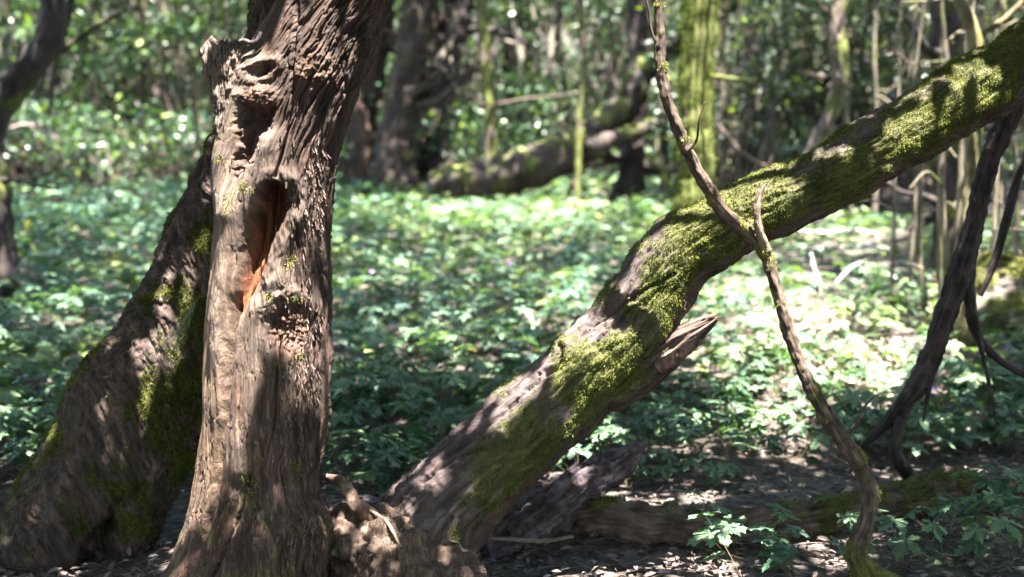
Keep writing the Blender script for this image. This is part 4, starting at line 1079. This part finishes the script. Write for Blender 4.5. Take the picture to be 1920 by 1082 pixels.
# ================================================================== herb ground cover
def lobed(level):
    """palmate leaf with deeply cut lobes, unit radius, stalk at the origin"""
    V = [[0, 0, 0.02]]; Fc = []
    angs = [-128, -66, 0, 66, 128]; lens = [.62, .88, 1.0, .88, .62]
    for a, L in zip(angs, lens):
        if level == 0:
            prof = [(.20, -30), (.46, -15), (.60, -27), (.66, -13), (.80, -17), (.84, -7), (1.0, 0), (.84, 7), (.80, 17), (.66, 13), (.60, 27), (.46, 15), (.20, 30)]
        elif level == 1:
            prof = [(.22, -30), (.62, -24), (.74, -10), (1.0, 0), (.74, 10), (.62, 24), (.22, 30)]
        elif level == 2:
            prof = [(.3, -28), (.68, -18), (1.0, 0), (.68, 18), (.3, 28)]
        else:
            prof = [(.5, -27), (1.0, 0), (.5, 27)]
        ids = []
        for rr, da in prof:
            t = math.radians(a + da)
            R_ = rr * L
            z = -.22 * R_ ** 2 + .05 * (abs(da) / 30.0) * R_
            V.append([math.sin(t) * R_, math.cos(t) * R_, z]); ids.append(len(V) - 1)
        # midrib points give the lobe a fold
        for i in range(len(ids) - 1):
            Fc.append([0, ids[i], ids[i + 1]])
    return np.array(V), np.array(Fc)
LOB = [lobed(0), lobed(1), lobed(2), lobed(3)]

def plant_layout(r, n=None):
    n = n or r.integers(5, 9)
    a = np.sort(r.uniform(0, 2 * np.pi, n)) + r.normal(0, .2, n)
    rad = r.uniform(.03, .13, n); h = r.uniform(.07, .19, n)
    pos = np.stack([np.cos(a) * rad, np.sin(a) * rad, h], 1)
    tilt = r.uniform(.1, .55, n)
    nn = np.stack([np.cos(a) * tilt, np.sin(a) * tilt, np.ones(n)], 1) + r.normal(0, .12, (n, 3))
    dd = np.stack([np.cos(a), np.sin(a), -tilt], 1) + r.normal(0, .25, (n, 3))
    return pos, frames(nrm(dd), nn), r.uniform(.052, .084, n)

LITTER_POLY = [(500, 1500), (620, 960), (880, 960), (1000, 905), (1130, 905), (1300, 940), (1400, 1500)]
def plant_ok(x, y, z):
    qx_, qy_, dd = proj(np.stack([x, y, z], -1))
    ok = pg_sd(qx_, qy_, LITTER_POLY) < 0
    ok &= ~((qx_ > 1080) & (qy_ > 925))
    ok &= ~((qx_ > 1440) & (qx_ < 1960) & (qy_ > 880))
    ok &= ~((qx_ > -100) & (qx_ < 640) & (qy_ > 930))
    return ok, qx_, qy_, dd
# candidate spots
c = []
for (y0, y1, stp) in ((2.9, 8, .155), (8, 13, .175), (13, 23, .21)):
    ys_ = np.arange(y0, y1, stp)
    for y in ys_:
        hw_ = y * .52 + 1.0
        xs_ = np.arange(-hw_, hw_, stp)
        c.append(np.stack([xs_, np.full(len(xs_), y)], 1))
c = np.concatenate(c)
c += r.uniform(-.09, .09, c.shape)
z = gz(c[:, 0], c[:, 1])
ok, qx_, qy_, dd_ = plant_ok(c[:, 0], c[:, 1], z)
nz = fbm(np.stack([c[:, 0], c[:, 1], z * 0], -1), 1.1, 3, 5)
thr = np.where(dd_ < 9, -.42, -.52)
thr = np.where((qx_ > 1250) & (qy_ > 560), -.40, thr)
ok &= nz > thr
ok &= ~((qy_ < 430) & (qx_ > 1480))
ok &= ~((qx_ > 1470) & (qx_ < 1720) & (qy_ > 425) & (qy_ < 575) & (r.random(len(qx_)) < .4))
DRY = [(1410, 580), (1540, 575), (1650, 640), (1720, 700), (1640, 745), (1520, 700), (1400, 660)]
ok &= ~((pg_sd(qx_, qy_, DRY) > 0) & (r.random(len(qx_)) < .62))
for (bx, by, br) in ((-1.35, 3.45, .55), (-.62, 3.05, .3), (1.2, 3.9, .2)):
    ok &= np.hypot(c[:, 0] - bx, c[:, 1] - by) > br
c = c[ok]; z = z[ok]; qx_ = qx_[ok]; qy_ = qy_[ok]; dd_ = dd_[ok]
vis = (qx_ > -30) & (qx_ < 1950) & (qy_ < 1100) & (qy_ > 300)
order = np.argsort(np.where(vis, dd_, 1e9))
NIND = 230
ind = order[:NIND]
rest = np.setdiff1d(np.arange(len(c)), ind)

# shared pieces for the single plants
def leaf_variant(k, lvl=0):
    V, Fc = LOB[lvl]
    rr = np.random.default_rng(900 + k)
    C = np.repeat(mix(HA, HB, np.clip(rr.normal(.5, .28), 0, 1))[None], len(V), 0) * rr.uniform(.85, 1.15)
    C[0] *= 1.15
    V = V.copy(); V[:, 2] += rr.normal(0, .035, len(V)); V[:, 0] *= rr.uniform(.9, 1.1)
    return new_mesh('leaf', V, [Fc], M_HERB, C, False)
LEAF_ME = [leaf_variant(k) for k in range(10)]
VARI = []
for k in range(12):
    rr = np.random.default_rng(950 + k)
    pos, Rm, sz = plant_layout(rr)
    b = Bunch()
    for q in pos:
        t = np.linspace(0, 1, 4)[:, None]
        b.add(*thin(np.array([0, 0, -.01]) + q * t * np.array([1, 1, 1]) + np.sin(t * 3.14) * np.array([0, 0, .012]), .0013, 3), mix((.06, .09, .03), (.16, .07, .05), rr.random() * .6))
    VARI.append((pos, Rm, sz, b.mesh('stalks', M_STEM)))
# flower
fv, ff = [[0, 0, 0]], []
for k in range(5):
    a = k * 2 * math.pi / 5
    i = len(fv)
    for rr, da, zz in ((.7, -.42, .1), (1.0, -.2, .15), (1.0, .2, .15), (.7, .42, .1)):
        fv.append([math.cos(a + da) * rr, math.sin(a + da) * rr, zz])
    ff += [[0, i, i + 1], [0, i + 1, i + 2], [0, i + 2, i + 3]]
FLOWER = new_mesh('flower', np.array(fv) * .014, [np.array(ff)], M_PETAL, np.repeat(np.array([[.30, .13, .48]]), len(fv), 0))

def herb(x, y, zg, label, group, rr, scale=1.0, flower=False):
    pos, Rm, sz, stk = VARI[rr.integers(0, len(VARI))]
    o = thing('herb_plant', label, 'plant', (x, y, zg), group)
    o.rotation_euler = (rr.normal(0, .06), rr.normal(0, .06), rr.uniform(0, 6.28))
    o.scale = (scale,) * 3
    s_ = bpy.data.objects.new('stalks', stk); COL.objects.link(s_); s_.parent = o
    for p_, Rk, sk in zip(pos, Rm, sz):
        l = bpy.data.objects.new('leaf', LEAF_ME[rr.integers(0, len(LEAF_ME))]); COL.objects.link(l); l.parent = o
        M4 = Matrix([[*(Rk[i] * sk * 1.0), p_[i]] for i in range(3)] + [[0, 0, 0, 1]])
        l.matrix_basis = M4
    if flower:
        f = bpy.data.objects.new('flower', FLOWER); COL.objects.link(f); f.parent = o
        f.location = (rr.normal(0, .03), rr.normal(0, .03), .22); f.rotation_euler = (rr.normal(0, .5), rr.normal(0, .5), 0)
    return o
rr = np.random.default_rng(41)
for k in ind:
    x_, y_ = qx_[k], qy_[k]
    if x_ < 620:
        lab, grp = ('lobed-leaf herb close beside the foot of the leaning mossy tree', 'herbs at the foot of the leaning tree') if y_ > 720 else ('lobed-leaf herb in the shade further back left of the leaning tree', 'herbs further back left of the leaning tree')
    elif x_ < 800:
        lab, grp = 'lobed-leaf herb just right of the hollow tree', 'herbs just right of the hollow tree'
    elif x_ < 1150:
        lab, grp = 'lobed-leaf herb above the lower half of the slanting trunk', 'herbs above the slanting trunk'
    elif x_ < 1480:
        lab, grp = 'lobed-leaf herb between the splintered stub and the hanging stem', 'herbs between stub and hanging stem'
    elif x_ < 1700:
        lab, grp = 'lobed-leaf herb between the hanging stem and the dark forked branch', 'herbs between hanging stem and dark branch'
    else:
        lab, grp = 'lobed-leaf herb beyond the dark forked branch at the right', 'herbs beyond the dark branch'
    herb(c[k, 0], c[k, 1], z[k], lab, grp, rr, rr.uniform(.62, 1.2), rr.random() < .07)
for (px, py, sc_, lab) in [(1330, 1025, .95, 'lobed-leaf herb in front of the mossy log, leftmost of the row'), (1395, 1090, 1.0, 'lobed-leaf herb at the bottom edge left of the hanging stem'), (1465, 1060, .9, 'lobed-leaf herb in front of the middle of the mossy log'),
                      (1572, 1030, .75, 'small sunlit herb just left of the foot of the hanging stem'), (1690, 1075, .95, 'lobed-leaf herb just right of the foot of the hanging stem'), (1845, 1065, 1.0, 'broad-leaved herb at the lower right, clear of the log'),
                      (1835, 970, .9, 'lobed-leaf herb at the right end of the mossy log'), (1900, 1060, 1.0, 'lobed-leaf herb in the lower right corner'), (1905, 975, .9, 'lobed-leaf herb at the right edge above the corner'),
                      (1745, 1010, .7, 'small herb behind the foot of the hanging stem, right side'), (1250, 905, .9, 'lobed-leaf herb right of the short broken log tip'), (1190, 900, .6, 'small herb against the short broken log'),
                      (1500, 1110, .9, 'lobed-leaf herb cut by the bottom edge, centre right'), (685, 950, .85, 'bright lobed-leaf herb behind the curled root'), (770, 920, .9, 'lobed-leaf herb behind the foot of the slanting trunk'), (50, 860, .9, 'lobed-leaf herb beside the foot of the leaning tree, left edge')]:
    p, d_ = ground_px(px, py)
    herb(p[0], p[1], float(gz(p[0], p[1])), lab, 'single herbs near the camera', rr, sc_)

# the rest of the herbs as one cover
hb = Bunch()
sel = rest
PP, RR, SS, LV_, alt = [], [], [], [], []
altn = fbm(np.stack([c[:, 0], c[:, 1], z * 0], -1), 1.6, 2, 61)
for k in sel:
    alt.append(altn[k] + rr.normal(0, .25) > .42)
    pos, Rm, sz, _ = VARI[rr.integers(0, len(VARI))]
    a = rr.uniform(0, 6.28); ca, sa = math.cos(a), math.sin(a)
    Z = np.array([[ca, -sa, 0], [sa, ca, 0], [0, 0, 1]])
    s_ = rr.uniform(.55, 1.25) * (1.0 if dd_[k] < 10 else 1.2)
    PP.append(pos @ Z.T * s_ + np.array([c[k, 0], c[k, 1], z[k]])); RR.append(np.einsum('ij,njk->nik', Z, Rm)); SS.append(sz * s_); LV_.append(np.full(len(pos), dd_[k]))
alt = np.repeat(np.array(alt), [len(q) for q in PP])
PP = np.concatenate(PP); RR = np.concatenate(RR); SS = np.concatenate(SS); LV_ = np.concatenate(LV_)
tcol = np.clip(rr.normal(.5, .3, len(PP)) + .5 * fbm(PP * np.array([1, 1, 0]), 1.7, 2, 9), 0, 1)
HC = mix(HA, HB, tcol)
HC = HC * mix((.88, .97, 1.15), (1.18, 1.04, .78), np.clip(.35 + .12 * PP[:, 0] + .7 * fbm(PP * np.array([1, 1, 0]), 1.1, 3, 19), 0, 1))
yl = rr.random(len(PP)) < .008
HC[yl] = np.array([.24, .22, .05])
for lvl, (da, db) in enumerate(((0, 4.2), (4.2, 6.2), (6.2, 8.5), (8.5, 99))):
    mk = (LV_ >= da) & (LV_ < db) & ~alt
    if mk.any():
        V, Fc, cc = scatter(LOB[lvl][0], LOB[lvl][1], PP[mk], RR[mk], SS[mk], HC[mk])
        hb.add(V, Fc, cc)
ov = [[0, 0, 0], [.3, .3, .04], [.34, .6, .03], [0, 1, -.12], [-.34, .6, .03], [-.3, .3, .04], [0, .5, -.03]]
of = [[0, 1, 6], [1, 2, 6], [2, 3, 6], [3, 4, 6], [4, 5, 6], [5, 0, 6]]
hb.add(*scatter(ov, of, PP[alt], RR[alt], SS[alt] * 1.5, mix((.05, .085, .025), (.17, .21, .07), rr.random(alt.sum()))))
for k in rr.choice(len(rest), 260):
    q_ = np.array([c[rest[k], 0], c[rest[k], 1], z[rest[k]]]); h_ = rr.uniform(.15, .42)
    t = np.linspace(0, 1, 5)[:, None]
    lean_ = np.array([rr.normal(0, .14), rr.normal(0, .14), h_])
    V, Fc = thin(q_ + lean_ * t + np.sin(t * 3.1) * rr.normal(0, .02, 3), rr.uniform(.001, .0024), 4)
    hb.add(V, np.concatenate([Fc[:, [0, 1, 2]], Fc[:, [0, 2, 3]]]), mix((.10, .085, .05), (.30, .26, .18), rr.random()))
# flowers of the cover
nf = 150
k = rr.choice(len(rest), nf)
fp = np.stack([c[rest[k], 0], c[rest[k], 1], z[rest[k]] + .2], 1)
cover = tag(link('herb_cover', hb.mesh('herb_cover', M_HERB, False)), 'carpet of lobed-leaf green herbs covering the clearing', 'ground cover', kind='stuff')
fv = np.array(fv)
V, Fc, cc = scatter(fv, ff, fp, frames(nrm(rr.normal(0, 1, (nf, 3)) * np.array([1, 1, .4])), np.repeat(np.array([[0, -.4, 1.]]), nf, 0)), rr.uniform(.012, .017, nf), mix((.26, .11, .45), (.45, .25, .55), rr.random(nf)))
tag(link('flowers', new_mesh('flowers', V, [Fc], M_PETAL, cc), cover), kind='stuff')

# ================================================================== leaf litter
n = 21000
ly = 2.7 + 4.6 * rr.random(n) ** 2.3; lx_ = rr.uniform(-1, 1, n) * (ly * .5 + .6)
pos = np.stack([lx_, ly, gz(lx_, ly) + rr.uniform(.002, .022, n)], 1)
dv = rr.normal(0, 1, (n, 3)) * np.array([1, 1, .22])
nv = np.stack([rr.normal(0, .4, n), rr.normal(0, .4, n), np.ones(n)], 1)
tv = [[0, 0, 0], [.17, .3, .05], [.15, .68, .06], [0, 1, -.04], [-.15, .68, .06], [-.17, .3, .05], [0, .5, -.02]]
tf = [[0, 1, 6], [1, 2, 6], [2, 3, 6], [3, 4, 6], [4, 5, 6], [5, 0, 6]]
lc = mix((0.035, 0.025, 0.022), (0.19, 0.145, 0.135), rr.random(n) ** 1.6)
gr_ = rr.random(n) < .03
lc[gr_] = (0.12, 0.12, 0.11)
V, Fc, cc = scatter(tv, tf, pos, frames(dv, nv), rr.uniform(.016, .045, n), lc)
lit = tag(link('leaf_litter', new_mesh('leaf_litter', V, [Fc], M_LITTER, cc, False)), 'dry brown leaves and needles scattered over the bare soil', 'leaf litter', kind='stuff')
# pale dry leaves and straw in the sunny patch right of the hanging stem
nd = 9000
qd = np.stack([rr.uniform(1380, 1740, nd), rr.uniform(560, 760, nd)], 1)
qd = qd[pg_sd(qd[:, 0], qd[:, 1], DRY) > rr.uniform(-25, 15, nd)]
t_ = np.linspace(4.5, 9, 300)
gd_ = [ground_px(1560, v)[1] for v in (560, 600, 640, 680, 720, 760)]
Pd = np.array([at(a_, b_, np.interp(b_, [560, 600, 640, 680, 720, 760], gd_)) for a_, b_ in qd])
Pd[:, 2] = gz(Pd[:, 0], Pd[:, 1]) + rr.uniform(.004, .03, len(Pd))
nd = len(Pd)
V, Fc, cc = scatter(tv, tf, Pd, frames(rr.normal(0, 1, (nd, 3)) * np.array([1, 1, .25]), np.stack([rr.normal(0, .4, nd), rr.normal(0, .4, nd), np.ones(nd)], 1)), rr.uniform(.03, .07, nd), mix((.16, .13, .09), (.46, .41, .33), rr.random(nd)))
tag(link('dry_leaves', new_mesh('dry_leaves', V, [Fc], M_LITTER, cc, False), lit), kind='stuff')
tb = Bunch()
for k in range(2000):
    y = 2.7 + 3 * rr.random() ** 1.4; x = rr.uniform(-1, 1) * (y * .5 + .3)
    a = rr.uniform(0, 6.28); L_ = rr.uniform(.03, .16)
    p0 = np.array([x, y, float(gz(x, y)) + rr.uniform(.004, .02)])
    p1 = p0 + np.array([math.cos(a) * L_, math.sin(a) * L_, rr.normal(0, .012)])
    t = np.linspace(0, 1, 4)[:, None]
    tb.add(*thin(p0 + (p1 - p0) * t + np.sin(t * 3.14) * rr.normal(0, .008, 3), rr.uniform(.0005, .0022), 3), mix((.06, .042, .033), (.26, .2, .17), rr.random()))
tag(link('twig_litter', tb.mesh('twig_litter', M_LITTER), lit), kind='stuff')

# ================================================================== crowns overhead: leaves added for shade, gaps cut to place the sun patches
r = np.random.default_rng(55)
def canopy(n, x0, x1, y0, y1, h0, h1, size, wgt):
    gx_ = r.uniform(x0, x1, n); gy_ = r.uniform(y0, y1, n)
    ix = np.clip(((gx_ - X0) / CELL).astype(int), 0, litmask.shape[1] - 1); iy = np.clip(((gy_ - Y0) / CELL).astype(int), 0, litmask.shape[0] - 1)
    keep = ~litmask[iy, ix]
    gx_, gy_ = gx_[keep], gy_[keep]
    h = r.uniform(h0, h1, len(gx_)) + .5 * pn(gx_ * .6, gy_ * .6, 7.7)
    P = np.stack([gx_ + S[0] / S[2] * h, gy_ + S[1] / S[2] * h, h], 1)
    return P, np.full(len(P), size)
c1, s1 = canopy(36000, -2.6, 2.6, 1.8, 5.4, 2.7, 3.5, .10, 1)
c2, s2 = canopy(90000, -10.5, 10.5, 5.0, 17.0, 5.2, 7.0, .18, 1)
c3, s3 = canopy(50000, -13.5, 13.5, 17.0, 29.0, 5.5, 8.0, .24, 1)
n0 = 30000
c0 = np.stack([r.uniform(-10, 10, n0), r.uniform(-9.5, 1.0, n0), r.uniform(4.6, 6.8, n0)], 1)  # unseen leaf layer added above and behind the camera to block sky light
c0 = c0[(gproj(c0)[:, 1] < 1.9)]
c0b = np.stack([r.uniform(2.8, 10, 16000) * r.choice([-1, 1], 16000), r.uniform(.5, 5, 16000), r.uniform(4.2, 6.5, 16000)], 1)  # more leaves added at the sides, also blocking sky light
c0b = shady(c0b)
c0 = np.concatenate([c0, c0b]); s0 = np.full(len(c0), .22)
CP = np.concatenate([c0, c1, c2, c3]); CS = np.concatenate([s0, s1, s2, s3])
# the trees that carry it, those out of view added for it
def off_tree(name, label, x, y, h, rad, seed):
    o = thing(name, label, 'tree', (x, y, float(gz(x, y))))
    rr_ = np.random.default_rng(seed)
    zb = float(gz(x, y))
    pts = np.array([[x + rr_.normal(0, .12) * k, y + rr_.normal(0, .12) * k, zb - .1 + h * k / 5, rad * (1.3 - .15 * k)] for k in range(6)])
    P, N, s_, ph_, _ = tube_raw(pts, 60, 20)
    P = P + N * (.03 * fbm(P, 8, 3, seed))[..., None]
    link('trunk', new_mesh('trunk', P, [grid_faces(60, 20)], M_FAR, mix(BROWN[0], BROWN[1], np.clip(.5 + fbm(P, 8, 2, 3), 0, 1))), o)
    return o, pts[-1, :3]
topA = PA_[0].mean(0); topB = PB[0].mean(0)
own = [(treeA, topA), (treeB, topB),
       off_tree('shade_tree', 'added canopy tree out of view to the left of the clearing', -6.2, 6.5, 3.6, .16, 1),
       off_tree('shade_tree', 'added canopy tree out of view to the right of the clearing', 6.2, 6.0, 3.6, .16, 2),
       off_tree('shade_tree', 'added canopy tree out of view behind the photographer', 1.8, -1.4, 2.4, .14, 3)]
for nm in BG:
    if nm.name.startswith(('brown_tree', 'bright_mossy', 'twisted_tree', 'dark_mossy', 'thin_tree')):
        own.append((nm, np.array([nm.location.x, nm.location.y, nm.location.z + 4.2])))
cent = np.array([q[1] for q in own])
near = np.argmin(((CP[:, None, :2] - cent[None, :, :2]) ** 2).sum(-1), 1)
for i, (o, tp) in enumerate(own):
    mk = near == i
    if mk.sum() < 10:
        continue
    pts = CP[mk]
    b = Bunch()
    for k in r.choice(len(pts), min(14, len(pts)), replace=False):
        q = pts[k]
        t = np.linspace(0, 1, 8)[:, None]
        L_ = np.linalg.norm(q - tp)
        b.add(*thin(tp + (q - tp) * t + np.array([0, 0, 1.]) * np.sin(t * 3.14) * .08 * L_ + np.sin(t * 6) * r.normal(0, .05, 3), np.linspace(.035, .008, 8), 6), BROWN[0])
    link('limbs', b.mesh('limbs', M_FAR), o)
    V, Fc, cc = leaf_cloud(pts, CS[mk], r, GA, GB, up=1.2)
    tag(link('crown', new_mesh('crown', V, [Fc], M_LAUREL, cc, False), o), kind='stuff')

# trees added out of view around the camera to cut ambient light
r = np.random.default_rng(91)
for k, (x, y) in enumerate([(-5.5, 1.0), (-4.5, -3.0), (-1.5, -5.5), (2.5, -5.0), (5.0, -2.0), (5.6, 2.2), (-8.5, -1.5), (8.5, -4.0), (0.5, -8.5), (-5.0, -8.0), (5.5, -8.0), (-7.5, 4.0), (8.0, 4.5)]):
    o, tp = off_tree('sky_block_tree', 'leafy tree added out of view as shade, %s' % ['beside the leaning tree', 'back left of the photographer', 'straight behind, slightly left', 'straight behind, slightly right', 'back right of the photographer', 'beside the dark branch', 'far left', 'far back right', 'far straight behind', 'far back left', 'far behind right', 'left of the clearing edge', 'right of the clearing edge'][k], x, y, 3.2, .12, 40 + k)
    cl = np.array([x, y, 3.0]) + r.normal(0, 1, (26, 3)) * np.array([1.1, 1.1, 1.3])
    b = Bunch()
    for q in cl[:12]:
        t = np.linspace(0, 1, 5)[:, None]
        b.add(*thin(np.array([x, y, 2.0]) + (q - np.array([x, y, 2.0])) * t, .02, 5), BROWN[0])
    link('limbs', b.mesh('limbs', M_FAR), o)
    pos = cl[r.integers(0, 26, 4500)] + r.normal(0, .42, (4500, 3))
    pos = shady(pos[pos[:, 2] > .2])
    V, Fc, cc = leaf_cloud(pos, .20, r, GA, GB)
    tag(link('crown', new_mesh('crown', V, [Fc], M_LAUREL, cc, False), o), kind='stuff')
